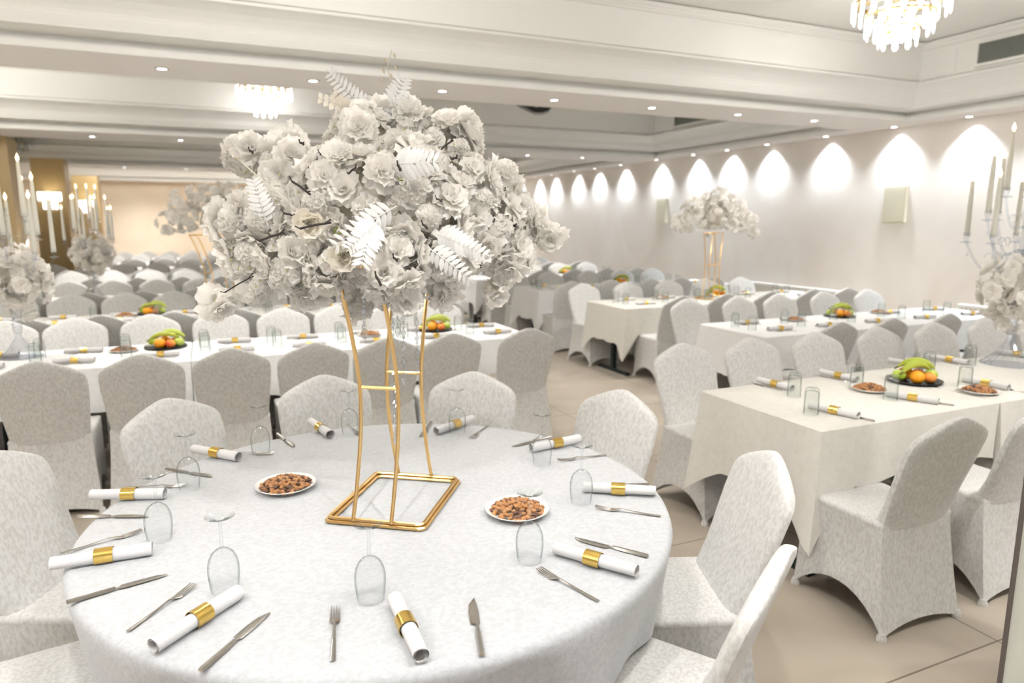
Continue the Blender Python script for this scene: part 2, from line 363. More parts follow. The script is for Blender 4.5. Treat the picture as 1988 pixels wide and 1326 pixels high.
# ---------------------------------------------------------------- gold columns with crystal wall lights
for x0, x1, y0, y1, lb in ((-2.9, -2.33, 11.5, 12.05, 'square gold column cut by the left edge of the view'), (-2.75, -2.24, 15.1, 15.6, 'square gold column with a bright crystal wall light, second from left'), (-2.88, -2.33, 20.3, 20.8, 'farthest and smallest square gold column')):
    r = empty('column', ((x0+x1)/2, (y0+y1)/2, 0), 0, lb, 'column', 'square gold columns')
    w, h = (x1-x0)/2, (y1-y0)/2
    b = MB(); b.box(-w, w, -h, h, 0, ZC); b.build('shaft', M['column'], r, False)
    b = MB(); b.box(-w-.02, w+.02, -h-.02, h+.02, 0, .12); b.build('plinth', M['column'], r, False)
sc = empty('wall_light', cat='wall light')
b = MB(); b.box(-.17, .17, -.02, 0, .0, .03); b.box(-.1, .1, -.02, 0, -.17, -.14)
for rr, z in ((.17, .02), (.1, -.15)): b.tube([(rr*math.cos(PI+PI*k/10), .0+rr*math.sin(PI+PI*k/10), z) for k in range(11)], .01, 6)
b.build('frame', M['brass'], sc)
b = MB()
for R, zt, ln, n in ((.17, .02, .16, 11), (.1, -.15, .14, 7)):
    for k in range(n):
        a = PI+PI*(k+.0)/(n-1); x, y = R*math.cos(a), R*math.sin(a)-.005
        b.rings([[(x+u, y+w, z) for u, w in ((-.016, 0), (0, .01), (.016, 0), (0, -.01))] for z in (zt, zt-ln+.02)] + [[(x+u*.3, y+w*.3, zt-ln) for u, w in ((-.016, 0), (0, .01), (.016, 0), (0, -.01))]])
b.build('crystal_prisms', M['prism_lit'], sc, False)
place(sc, (-2.5, 15.07, 2.17), 0, 'lit brass and crystal wall light on the second gold column', 'crystal wall lights on columns'); point((-2.5, 14.85, 2.15), 7, (1, .85, .6), .1)
place(sc, (-2.6, 20.27, 2.17), 0, 'lit brass and crystal wall light on the farthest gold column', 'crystal wall lights on columns'); point((-2.6, 20.05, 2.15), 7, (1, .85, .6), .1)

# ---------------------------------------------------------------- covered chair
def sgnpow(v, p): return math.copysign(abs(v)**p, v)
def chair_parts():
    P = {}
    # backrest: stack of rounded cross-sections, leaning back
    b = MB(); rows = [(.42,.192),(.46,.194),(.55,.203),(.64,.212),(.72,.219),(.78,.220),(.81,.215),(.828,.204),(.842,.188),(.856,.164),(.869,.139),(.881,.112),(.894,.080),(.905,.050),(.913,.020)]
    R = []; N = 28
    for z, w in rows:
        u = (z-.42)/.5; yc = -.162 - .155*u**1.12; t = .023 if z < .85 else .023*max(.4, (w/.17)**.3); fil = .045*max(0, 1-u/.42)**2
        R.append([(w*sgnpow(math.cos(2*PI*j/N), .45), yc + t*sgnpow(math.sin(2*PI*j/N), .55) + ((fil + .006*math.sin(min(1, u)*PI))*(1-abs(math.cos(2*PI*j/N))**4) if math.sin(2*PI*j/N) > 0 else 0), z) for j in range(N)])
    b.rings(R, True, True); P['backrest'] = b
    # perimeter used by seat and skirt
    n = 10; per = []
    c_top = [(-.20,-.185), (.20,-.185), (.20,.205), (-.20,.205)]; c_bot = [(-.228,-.25), (.228,-.25), (.200,.24), (-.200,.24)]
    for s in range(4):
        for k in range(n):
            per.append((s, k/n))
    def pt(s, u, f):                     # f: 0 top .. 1 hem
        a, c = c_top[s], c_top[(s+1) % 4]; d, e = c_bot[s], c_bot[(s+1) % 4]
        tx, ty = a[0]+(c[0]-a[0])*u, a[1]+(c[1]-a[1])*u; bx, by = d[0]+(e[0]-d[0])*u, d[1]+(e[1]-d[1])*u
        arch = (.035, .125, .07, .125)[s]*(1-abs(2*u-1)**2.2)
        g = f**1.25
        x = tx+(bx-tx)*g; y = ty+(by-ty)*g; z = .44 + (.008+arch-.44)*f
        q = math.sin(PI*min(1, f))*.018*(1-abs(2*u-1)**2)+.012*f*(1-abs(2*u-1)**2)
        nx, ny = [(0, 1), (-1, 0), (0, -1), (1, 0)][s]
        return (x+nx*q, y+ny*q, z)
    b = MB(); b.rings([[pt(s, u, f/8) for s, u in per] for f in range(9)], False, False); P['skirt'] = b
    b = MB(); R = []
    for k, (sc_, z) in enumerate([(1.0, .435), (1.012, .447), (.985, .459), (.93, .464), (.7, .467), (.35, .469)]):
        R.append([(pt(s, u, 0)[0]*sc_, (pt(s, u, 0)[1]-.01)*sc_+.01, z) for s, u in per])
    b.rings(R, False, True); P['seat'] = b
    b = MB(); b.lathe([(.012, .03), (.019, .012), (.02, .0)], 10, cap0=True, cap1=True); P['foot'] = b
    return P
CP = chair_parts(); FEET = [(-.222, -.243), (.222, -.243), (.195, .233), (-.195, .233)]
chair = empty('banquet_chair', cat='chair')
for k in ('backrest', 'seat', 'skirt'): CP[k].build(k, M['velvet'], chair)
fm = mesh_of(CP['foot'], 'foot', M['velvet'])
for x, y in FEET:
    o = bpy.data.objects.new('foot', fm); COL.objects.link(o); o.parent = chair; o.location = (x, y, 0)
b = MB()
for k in ('backrest', 'seat', 'skirt'): b.merge(CP[k])
for x, y in FEET: b.merge(CP['foot'], Matrix.Translation((x, y, 0)))
far_chair = tag(b.build('banquet_chair', M['velvet']), 'x', 'chair')

# ---------------------------------------------------------------- round table
RC = Vector((.494, 2.098, 0)); RR = .895; TZ = .75
t = empty('round_table', (RC.x, RC.y, 0), 0, 'large round folding table wholly under the near white tablecloth', 'table')
b = MB(); b.lathe([(.0, .72), (.85, .72), (.87, .725), (.87, .742), (.85, .744), (0, .744)], 48); b.build('tabletop', M['dark_wood'], t)
lm = MB(); lm.tube([(0, 0, .0), (0, 0, .72)], .016)
lme = mesh_of(lm, 'leg', M['dark_metal'])
for k in range(4):
    o = bpy.data.objects.new('leg', lme); COL.objects.link(o); o.parent = t; a = PI/4+k*PI/2; o.location = (.4*math.cos(a), .4*math.sin(a), 0)
NP = 180; R = []
def fold(a): return .5*math.sin(9*a+.6)+.35*math.sin(15*a+2)+.25*math.sin(23*a+1)
for r_, z in ((.02, .7535), (.2, .7535), (.45, .7535), (.7, .7532), (.85, .7525), (.878, .7505), (.89, .744), (.895, .73)):
    R.append([(RC.x+r_/.895*RR*math.cos(2*PI*j/NP), RC.y+r_/.895*RR*math.sin(2*PI*j/NP), z) for j in range(NP)])
for k in range(1, 9):
    f = k/8; ring = []
    for j in range(NP):
        a = 2*PI*j/NP; rr = RR + fold(a)*.032*f**.8 - .045*f; z = .73 - .255*f + .01*math.sin(5*a)*f
        ring.append((RC.x+rr*math.cos(a), RC.y+rr*math.sin(a), z))
    R.append(ring)
b = MB(); b.rings(R, True, False)
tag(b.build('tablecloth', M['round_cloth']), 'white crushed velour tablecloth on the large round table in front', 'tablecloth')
for k, (ang, rad, tw, lb) in enumerate([(123, .945, 0, 'white covered chair behind the round table, left of centre'), (90.5, .945, 0, 'white covered chair directly behind the round table, left of the gold stand'),
                          (56.5, .925, 0, 'white covered chair behind the round table, right of the gold stand'), (20.5, .91, -3, 'white covered chair at the right rear of the round table beside the aisle'),
                          (-24.5, .925, 3, 'white covered chair right of the round table, seat half under the cloth'), (-57.5, .90, 0, 'nearest white covered chair at the bottom right of the round table'),
                          (156, .98, 0, 'white covered chair at the far left of the round table, cut by the frame'), (189, 1.0, 0, 'white covered chair at the bottom left corner, only its seat in view')]):
    a = math.radians(ang)
    place(chair, (RC.x+rad*math.cos(a), RC.y+rad*math.sin(a), 0), a+PI/2+math.radians(tw), lb, 'covered chairs round the front table')

# ---------------------------------------------------------------- rows of rectangular tables
def rect_cloth(x0, x1, y0, y1, hem_front=.47, open_l=True, open_r=True, seed=0):
    rr = random.Random(seed); n = 36; m = 24; per = []
    for k in range(n): per.append((0, k/n))
    for k in range(m): per.append((1, k/m))
    for k in range(n): per.append((2, k/n))
    for k in range(m): per.append((3, k/m))
    C = [(x0, y0), (x1, y0), (x1, y1), (x0, y1)]; nrm = [(0, -1), (1, 0), (0, 1), (-1, 0)]
    ph = [rr.uniform(0, 6) for _ in range(8)]
    def pos(s, u, f):
        a, c = C[s], C[(s+1) % 4]; x, y = a[0]+(c[0]-a[0])*u, a[1]+(c[1]-a[1])*u
        L = abs(c[0]-a[0])+abs(c[1]-a[1]); du = min(u, 1-u)*L
        is_open = (s == 1 and open_r) or (s == 3 and open_l); end = s in (1, 3)
        left_near = u < .5
        cl = (open_r if s == 1 else open_l) if end else ((open_l if (s == 0) == left_near else open_r))
        cn = max(0, 1-du/.2) if cl else 0
        hem = (.36 if end else hem_front) - (.17 if end else .27)*cn**1.5 + .008*math.sin(du*20+ph[s])
        out = (.012 + .018*math.sin(x*17+y*13+ph[s])*math.sin(x*5.1+y*4+ph[s+4])) if (not end or is_open) else -.003
        out = abs(out)+.004 if (not end or is_open) else -.003
        g = f**.8; nx, ny = nrm[s]
        k2 = .055*cn**2*f if cl else 0
        ex, ey = (x0+x1)/2, (y0+y1)/2
        dx, dy = (1 if x > ex else -1), (1 if y > ey else -1)
        return (x+nx*out*g + (dx*k2 if cl else 0), y+ny*out*g + dy*k2*.4, .753-.006 + (hem-.747)*f)
    R = [[pos(s, u, 0) for s, u in per]]
    top = [[(p[0]+( (x0+x1)/2-p[0])*i, p[1]+((y0+y1)/2-p[1])*i, .7545) for p in R[0]] for i in (.9, .5, .03)]
    R = top + R + [[pos(s, u, f/7) for s, u in per] for f in range(1, 8)]
    b = MB(); b.rings(R, True, False); return b
tbm = {}
def rect_table(x0, x1, yc, label, clabel, mat, grp, hem, ol, orr, seed):
    L = x1-x0; w = .40
    t = empty('rectangular_table', ((x0+x1)/2, yc, 0), 0, label, 'table', grp+' tables')
    key = round(L, 2)
    if key not in tbm:
        b = MB(); b.box(-L/2+.02, L/2-.02, -w+.02, w-.02, .715, .742); top = mesh_of(b, 'tabletop', M['dark_wood'], False)
        b = MB(); b.box(-.025, .025, -.025, .025, .03, .715); b.box(-.025, .025, -.30, .30, 0, .03); leg = mesh_of(b, 'leg', M['dark_metal'], False)
        tbm[key] = (top, leg)
    top, leg = tbm[key]
    o = bpy.data.objects.new('tabletop', top); COL.objects.link(o); o.parent = t
    for sx in (-1, 1):
        o = bpy.data.objects.new('leg', leg); COL.objects.link(o); o.parent = t; o.location = (sx*(L/2-.12), 0, 0)
    b = rect_cloth(-L/2+.002, L/2-.002, -w, w, hem, ol, orr, seed)
    o = b.build('tablecloth', mat); o.location = ((x0+x1)/2, yc, 0); tag(o, clabel, 'tablecloth', grp+' tablecloths')
RNAME = ['nearest','second','third','fourth','fifth','sixth','seventh','eighth','ninth']
LN = {0: 'front-most'}
def rows(side, yc, edges, near_x, far_x, no, ndy, fdy, mat, hem, parts):
    nm = RNAME[no]; grp = '%s %s row' % (nm, side)
    for k in range(len(edges)-1):
        cnt = ORD[k] if side == 'right' else ORD[len(edges)-2-k]
        rect_table(edges[k], edges[k+1], yc, '%s table from the aisle under the cloth of the %s %s row' % (cnt, nm, side),
                   '%s white tablecloth from the aisle on the %s %s row of tables' % (cnt, nm, side), mat, grp, hem, k == 0, k == len(edges)-2, no*10+k)
    for xs, dy, rz, what in ((near_x, ndy, 0, 'back to camera'), (far_x, fdy, PI, 'facing camera')):
        xs2 = sorted(xs, reverse=(side == 'left'))
        for k, x in enumerate(xs2):
            place(chair if parts else far_chair, (x, yc+dy, 0), rz + rnd.uniform(-.035, .035),
                  '%s covered chair from the aisle, %s, at the %s %s row' % (ORD[min(k, 19)], what, nm, side), 'chairs at the '+grp)
TC = [2.49, 4.5, 6.5, 8.52, 10.6, 12.6, 14.6, 16.7, 18.7]
LC = [5.3, 7.35, 9.4, 11.45, 13.5, 15.5, 17.5, 19.5]
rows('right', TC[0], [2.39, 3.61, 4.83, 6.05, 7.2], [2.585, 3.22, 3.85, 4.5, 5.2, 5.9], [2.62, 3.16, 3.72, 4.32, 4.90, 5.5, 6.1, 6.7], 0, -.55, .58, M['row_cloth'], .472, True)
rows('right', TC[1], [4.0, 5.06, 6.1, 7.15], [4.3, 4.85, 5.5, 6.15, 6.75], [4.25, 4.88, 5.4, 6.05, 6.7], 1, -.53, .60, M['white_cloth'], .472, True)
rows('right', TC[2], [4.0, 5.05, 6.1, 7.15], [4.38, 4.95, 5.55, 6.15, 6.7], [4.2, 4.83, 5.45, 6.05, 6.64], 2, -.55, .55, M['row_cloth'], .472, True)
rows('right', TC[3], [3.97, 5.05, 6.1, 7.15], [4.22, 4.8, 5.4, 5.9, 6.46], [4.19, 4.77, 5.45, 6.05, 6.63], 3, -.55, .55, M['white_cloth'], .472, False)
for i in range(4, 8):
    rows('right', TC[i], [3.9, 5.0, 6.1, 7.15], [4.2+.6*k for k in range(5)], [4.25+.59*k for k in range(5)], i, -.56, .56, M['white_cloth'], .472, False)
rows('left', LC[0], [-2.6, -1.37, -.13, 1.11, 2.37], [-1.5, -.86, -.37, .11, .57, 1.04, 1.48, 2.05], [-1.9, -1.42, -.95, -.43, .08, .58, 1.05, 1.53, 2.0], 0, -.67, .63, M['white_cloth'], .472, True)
rows('left', LC[1], [-2.7, -1.4, -.13, 1.11, 2.37], [-2.35, -1.8, -1.3, -.80, -.26, .24, .66, 1.1, 1.6, 2.1], [-2.3, -1.78, -1.28, -.8, -.33, .15, .62, 1.1, 1.6, 2.1], 1, -.68, .65, M['row_cloth'], .472, True)
rows('left', LC[2], [-2.7, -1.4, -.13, 1.11, 2.37], [-2.2+.52*k for k in range(9)], [-2.13+.51*k for k in range(9)], 2, -.62, .62, M['row_cloth'], .45, False)
for i in range(3, 8):
    x0 = -2.15 if i < 4 else -4.1
    n = 9 if i < 4 else 13
    if i == 4: ne = [-4.9, -3.6, -2.35, -1.1, .1, 1.25, 2.4]
    ed = [-2.1, -1.0, .15, 1.3, 2.4] if i < 4 else [-4.9, -3.6, -2.15, -1.0, .1, 1.25, 2.4]
    ed = [-2.1, -1.0, .15, 1.3, 2.4] if i in (3, 5, 7) else ed
    xs = [-1.9+.53*k for k in range(9)] if i in (3, 5, 7) else [-4.6+.53*k for k in range(14)]
    rows('left', LC[i], ed, [x for x in xs if x < 2.5], [x+.03 for x in xs if x < 2.4], i, -.6, .6, M['white_cloth'], .45, False)

# ---------------------------------------------------------------- tableware prototypes
def wine_glass_mb():
    b = MB()   # upturned: rim on the cloth, foot in the air
    b.lathe([(.0315, 0), (.0345, .02), (.037, .045), (.0365, .065), (.033, .082), (.026, .096), (.016, .105), (.006, .110), (.0038, .118), (.0036, .165), (.005, .178), (.012, .186), (.030, .1895), (.0345, .1915), (.0342, .1925)], 32)
    return b
def tumbler_mb():
    b = MB(); b.lathe([(.034, 0), (.0335, .05), (.033, .10), (.031, .118), (.024, .127), (.0, .128)], 24)
    b.lathe([(.0315, .0), (.031, .06), (.0295, .105), (.022, .112), (.0, .113)], 24); return b
wg = tag(wine_glass_mb().build('wine_glass', M['glass']), 'x', 'wine glass')
tb = tag(tumbler_mb().build('tumbler', M['tumbler']), 'x', 'glass')
def napkin(r=.0185, L=.235, band=True):
    n = empty('napkin', cat='napkin'); b = MB(); seg = 40; R = []
    for i in range(9):
        x = -L/2+L*i/8; ring = []
        for j in range(seg+1):
            a = 2*PI*1.75*j/seg + .3
            rr = (r*(1+.10*(i/8)) - .0055*(1-j/seg))*(1+.03*math.sin(a*2+i))
            ring.append((x, rr*math.cos(a), max(.0008, r+rr*math.sin(a)*(.93 if j else 1))))
        R.append(ring)
    b.rings(R, False, False, close=False)
    b.build('roll', M['napkin'], n)
    b = MB(); R = []
    for x, dr in ((-.022, .0013), (-.022, .0022), (.022, .0022), (.022, .0013)):
        R.append([(x+.004, (r*1.05+dr)*math.cos(2*PI*j/28), max(.0004, r+(r*1.05+dr)*math.sin(2*PI*j/28)*.97)) for j in range(28)])
    b.rings(R, False, False); b.build('gold_band', M['gold_band'], n); return n
nap = napkin()
def strip(b, pts, th):        # flat piece: pts (x, halfwidth, z[, yoff])
    R = []
    for p in pts:
        x, w, z = p[:3]; y = p[3] if len(p) > 3 else 0
        R.append([(x, y-w, z), (x, y-w*.5, z+th), (x, y+w*.5, z+th), (x, y+w, z), (x, y, z-th*.3)])
    b.rings(R)
fk = MB()                      # origin at the middle, tines towards +x, length .2
strip(fk, [(-.10, .0058, .001), (-.05, .0046, .002), (.0, .0034, .005), (.022, .0030, .007), (.034, .006, .005), (.044, .0115, .0025), (.056, .0118, .002)], .002)
for y in (-.0095, -.0032, .0032, .0095): strip(fk, [(.054, .0022, .002, y), (.085, .0018, .004, y), (.103, .0008, .007, y*.9)], .0014)
fork = tag(fk.build('fork', M['steel']), 'x', 'fork')
kn = MB(); strip(kn, [(-.11, .0060, .0015), (-.106, .0075, .0015), (-.03, .0068, .0015), (-.008, .0045, .002)], .006)
strip(kn, [(-.008, .003, .003), (.0, .0035, .003), (.006, .0105, .0025, .003), (.05, .0115, .0025, .003), (.085, .0092, .0025, .002), (.105, .003, .0025, -.002), (.11, .0006, .0025, -.004)], .0012)
knife = tag(kn.build('knife', M['steel']), 'x', 'knife')
pl = MB(); pl.lathe([(0, .002), (.055, .002), (.062, .004), (.088, .014), (.0955, .0185), (.0965, .0165), (.088, .011), (.06, 0), (0, 0)], 40)
plate = tag(pl.build('plate', M['plate']), 'x', 'plate')
pt_ = MB(); pt_.lathe([(0, .003), (.10, .003), (.125, .010), (.142, .016), (.143, .013), (.12, .005), (.1, 0), (0, 0)], 36)
platter = tag(pt_.build('platter', M['tray_black']), 'x', 'platter')
TOPZ = .7547
def lay(proto, a, c, label, grp, flip=False):      # a, c: pixels of its two ends on the cloth (c = tip)
    A, C = at(*a, TOPZ), at(*c, TOPZ); d = C-A
    return place(proto, ((A.x+C.x)/2, (A.y+C.y)/2, TOPZ), math.atan2(d.y, d.x), label, grp)
def lay2(proto, xy, ang, label, grp): return place(proto, (xy[0], xy[1], TOPZ), ang, label, grp)
W = ['in front left of centre', 'at the left front edge', 'at the left edge', 'at the left rear edge', 'at the rear, left of the gold stand', 'at the rear, right of the gold stand', 'at the right rear edge', 'at the right edge', 'at the right front edge', 'nearest the camera']
G = 'on the round table'
for e, d, i in [((310,1262),(455,1168),0), ((112,1105),(285,1078),1), ((182,970),(318,968),2), ((380,880),(460,895),3), ((603,825),(643,852),4), ((865,838),(900,826),5), ((1035,878),(1120,860),6), ((1265,963),(1140,956),7), ((1228,1120),(1085,1078),8), ((818,1290),(766,1175),9)]:
    o = lay(nap, e, d, 'white napkin roll with gold band %s%s' % (W[i], '' if i in (4, 5) else ' of the round table') if i < 9 else 'white napkin roll with gold band nearest the camera on the round table', 'napkin rolls '+G)
for e, d, i in [((235,1235),(385,1132),0), ((112,1077),(278,1032),1), ((250,947),(355,944),2), ((440,880),(522,882),3), ((672,822),(702,848),4), ((945,828),(917,850),5), ((1173,884),(1088,895),6), ((1287,1003),(1153,986),7), ((1172,1173),(1038,1103),8), ((645,1297),(652,1173),9)]:
    lay(fork, e, d, 'steel fork %s of the round table' % W[i] if i < 9 else 'steel fork nearest the camera, left of the front napkin roll', 'forks '+G)
for e, d, i in [((388,1305),(523,1190),0), ((133,1171),(323,1117),1), ((158,1004),(282,1004),2), ((325,912),(412,926),3), ((540,845),(570,868),4), ((838,820),(815,850),5), ((1068,848),(997,867),6), ((1257,942),(1140,946),7), ((1260,1082),(1113,1045),8), ((936,1275),(917,1162),9)]:
    lay(knife, e, d, 'steel knife %s of the round table' % W[i] if i < 9 else 'steel knife nearest the camera, right of the front napkin roll', 'knives '+G)
for p, i in [((437,1145),0), ((310,1047),2), ((368,948),3), ((507,880),4), ((680,842),5), ((888,840),6), ((1052,900),7), ((1128,975),8), ((1028,1088),9), ((720,1163),10)]:
    q = at(*p, TOPZ)
    n = {0: 'left front, between fork and napkin roll', 2: 'beside the left napkin roll', 3: 'at the left rear, behind the left one', 4: 'rear left, behind the nut plate', 5: 'at the rear, left of the gold stand', 6: 'at the rear, right of the gold stand', 7: 'at the right rear, over a napkin roll', 8: 'at the right edge, by a napkin roll', 9: 'in front of the right nut plate', 10: 'front centre, before the gold base'}[i]
    place(wg, (q.x, q.y, TOPZ), 0, 'upturned clear wine glass '+n, 'upturned wine glasses '+G)
# nuts
def lump(lx, ly, lz, bend=0, seg=10, rings_=6, tip=0):
    b = MB(); R = []
    for i in range(rings_+1):
        u = -1+2*i/rings_; rr = math.sqrt(max(0, 1-u*u)); rr = max(rr, .12)*(1-tip*u)
        R.append([(u*lx, ly*rr*math.cos(2*PI*j/seg)+bend*u*u, lz*rr*math.sin(2*PI*j/seg)) for j in range(seg)])
    b.rings(R); return b
NK = [('almond', lump(.0125, .0072, .0052, 0, tip=.25), M['nut_dark'], 'dark brown almond'), ('hazelnut', lump(.0082, .0078, .0075), M['nut_tan'], 'tan roasted hazelnut'),
      ('cashew', lump(.0125, .0055, .0055, .008), M['nut_pale'], 'pale curved cashew'), ('almond', lump(.0115, .0075, .0055, 0, tip=.2), M['nut_tan'], 'light brown roasted almond')]
NM = [mesh_of(q[1], q[0], q[2]) for q in NK]
def nuts(cx, cy, n, where, R_=.078):
    for k in range(n):
        rr = R_*math.sqrt((k+.5)/n); a = k*2.39996+rnd.uniform(-.2, .2)
        lay_ = TOPZ + .010 + .030*(1-(rr/R_)**1.6)*rnd.uniform(.75, 1)
        i = rnd.choice([0, 0, 1, 1, 2, 3, 3])
        o = bpy.data.objects.new(NK[i][0], NM[i]); COL.objects.link(o); o.location = (cx+rr*math.cos(a), cy+rr*math.sin(a), lay_)
        o.rotation_euler = (rnd.uniform(-.5, .5), rnd.uniform(-.5, .5), rnd.uniform(0, 6.3))
        tag(o, '%s in the heap on the %s' % (NK[i][3], where), 'nut', '%ss on the %s' % (NK[i][3], where))
def nut_heap(cx, cy, label, n=70, grp='heaps of nuts on the row tables'):
    b = MB()
    for k in range(n):
        rr = .075*math.sqrt((k+.5)/n); a = k*2.4; i = rnd.choice([1, 3, 2, 0])
        b.merge(NK[i][1], Matrix.Translation((rr*math.cos(a), rr*math.sin(a), .012+.026*(1-(rr/.075)**1.6))) @ Matrix.Rotation(rnd.uniform(0, 6), 4, 'Z') @ Matrix.Rotation(rnd.uniform(-.5, .5), 4, 'X') @ Matrix.Scale(1.15, 4), [1, 0, 2, 1][i] if False else {0: 0, 1: 1, 2: 2, 3: 1}[i])
    o = b.build('nuts', [M['nut_dark'], M['nut_tan'], M['nut_pale']], loc=(cx, cy, TOPZ)); tag(o, label, 'nuts', grp, 'stuff')
for px, py, wh in ((555, 943, 'left white plate on the round table'), (1004, 991, 'right white plate on the round table')):
    q = at(px, py, TOPZ+.008)
    place(plate, (q.x, q.y, TOPZ), 0, 'round white nut plate %s' % ('left of the gold stand base' if px < 900 else 'right of the gold stand base'), 'nut plates '+G, 1.03)
    # an under-layer keeps the heap full; every nut is its own object
    nuts(q.x, q.y, 140, wh, .082)

# fruit
def sphere_mb(r, seg=16, rg=10, dent=.0, sz=1):
    b = MB(); R = []
    for i in range(rg+1):
        th = PI*i/rg; rr = r*max(.04, math.sin(th)); z = r*math.cos(th)*sz*(1-dent*math.exp(-(math.sin(th)/.35)**2))
        R.append([(rr*math.cos(2*PI*j/seg), rr*math.sin(2*PI*j/seg), z) for j in range(seg)])
    b.rings(R); return b
def fruit(kind):
    if kind == 'banana':
        r = empty('banana', cat='banana'); b = MB(); pts = []; rad = []
        for i in range(13):
            u = i/12; a = (u-.5)*1.5; pts.append((.14*math.sin(a), 0, .14*math.cos(a)-.125)); rad.append(.0175*(math.sin(PI*min(.97, max(.03, u)))**.42))
        b.tube(pts, rad, 8); b.build('peel', M['banana'], r)
        b = MB(); b.tube([pts[0], (Vector(pts[0])+Vector((-.02, 0, -.012)))], .0055, 6); b.build('stalk', M['stalk'], r); return r
    sz = {'apple': .036, 'orange': .039, 'peach': .033}[kind]
    r = empty(kind, cat=kind)
    sphere_mb(sz, dent=.22 if kind == 'apple' else (.10 if kind == 'peach' else .02), sz=.93).build('fruit_body', M[kind], r)
    b = MB()
    if kind == 'apple': b.tube([(0, 0, sz*.6), (.004, 0, sz*1.05)], .0018, 5)
    else: b.lathe([(.0045, sz*.9), (.003, sz*.93), (0, sz*.93)], 8)
    b.build('stalk', M['stalk'], r); return r
FR = {k: fruit(k) for k in ('banana', 'apple', 'orange', 'peach')}
def fruit_plate(x, y, where, rz=0, k2=True):
    place(platter, (x, y, TOPZ), 0, 'round black fruit platter on %s' % where, 'black fruit platters')
    items = [('apple', -.085, .01, .041, 'left green apple'), ('orange', -.02, -.055, .042, 'front orange'), ('peach', .052, -.055, .038, 'front red peach'),
             ('apple', .092, .0, .041, 'right green apple'), ('orange', -.02, .055, .042, 'rear orange'), ('peach', .05, .05, .038, 'rear red peach')]
    c, s = math.cos(rz), math.sin(rz)
    for kd, dx, dy, dz, lb in items:
        place(FR[kd], (x+dx*c-dy*s, y+dx*s+dy*c, TOPZ+dz-.002), rnd.uniform(0, 6), '%s, platter on %s' % (lb, where), 'fruit on '+where)
    for k, (dx, dy, a) in enumerate(((.0, -.012, .25), (.03, .018, .05), (.03, .045, -.15))):
        o = place(FR['banana'], (x+dx*c-dy*s, y+dx*s+dy*c, TOPZ+.088+.006*k), rz+a, '%s green banana, platter on %s' % (('front', 'middle', 'rear')[k], where), 'fruit on '+where)
FPL = [(1775, 738, 'the nearest right row', 0), (1622, 612, 'the second right row', -.1), (1376, 571, 'the third right row', .1), (1180, 545, 'the fourth right row', 0), (1076, 527, 'the fifth right row', 0),
       (322, 672, 'the nearest left row, left of centre', .1), (845, 639, 'the nearest left row, seen beyond the gold stand', 0), (297, 606, 'the second left row, left of centre', 0), (706, 589, 'the second left row, behind the gold stand', 0)]
for px, py, wh, rz in FPL:
    q = at(px, py, TOPZ+.01)
    if 'right row' in wh: yy = TC[RNAME.index(wh.split()[1])]; q.y = max(yy-.22, min(yy+.22, q.y))
    else: yy = LC[RNAME.index(wh.split()[1])]; q.y = max(yy-.22, min(yy+.22, q.y))
    fruit_plate(q.x, q.y, wh, rz-YAW*.9)
for px, py, wh in ((1689, 755, 'nearest right row'), (1975, 775, 'right edge of the nearest right row'), (1543, 621, 'second right row, left of the fruit'), (1703, 606, 'second right row, right of the fruit'), (1283, 578, 'third right row, left of the fruit'), (1440, 569, 'third right row, right of the fruit'),
                   (240, 680, 'nearest left row, left of the fruit'), (718, 650, 'nearest left row, seen through the gold stand'), (243, 613, 'second left row, left of the fruit'), (592, 598, 'second left row, below the hanging blossoms')):
    q = at(px, py, TOPZ+.01)
    w0 = wh.split()[wh.split().index('row,' if 'row,' in wh else 'row')-2]
    yy = (TC if 'right row' in wh else LC)[RNAME.index(w0)]
    y = max(yy-.24, min(yy+.24, q.y))
    place(plate, (q.x, y, TOPZ), 0, 'round white nut plate on the '+wh, 'nut plates on the row tables', 1.0)
    nut_heap(q.x, y, 'heap of brown nuts on the plate on the '+wh)

# place settings along the rows
def settings(side, no, xs, level):
    yc = (TC if side == 'right' else LC)[no]; nm = RNAME[no]; g = '%s %s row' % (nm, side)
    for sd, wh in ((-1, 'near side'), (1, 'far side')):
        for k, x in enumerate(sorted(xs, reverse=(side == 'left'))):
            if x > 7.0: continue
            od = ORD[min(k, 19)]; j = rnd.uniform(-.02, .02)
            place(tb, (x-.17+j, yc+sd*.10, TOPZ), 0, '%s upturned tumbler from the aisle, %s, %s' % (od, wh, g), 'upturned tumblers on the '+g)
            if level > 0: lay2(nap, (x+.05, yc+sd*.20+j), -.02*sd+rnd.uniform(-.06, .06)-.12, '%s napkin roll with gold band from the aisle, %s, %s' % (od, wh, g), 'napkin rolls on the '+g)
            if level > 1: lay2(knife, (x+.06, yc+sd*.20+.045), -.10, '%s knife from the aisle, %s, %s' % (od, wh, g), 'knives on the '+g)
            if level > 1: lay2(fork, (x+.06, yc+sd*.20-.05), PI-.12, '%s fork from the aisle, %s, %s' % (od, wh, g), 'forks on the '+g)
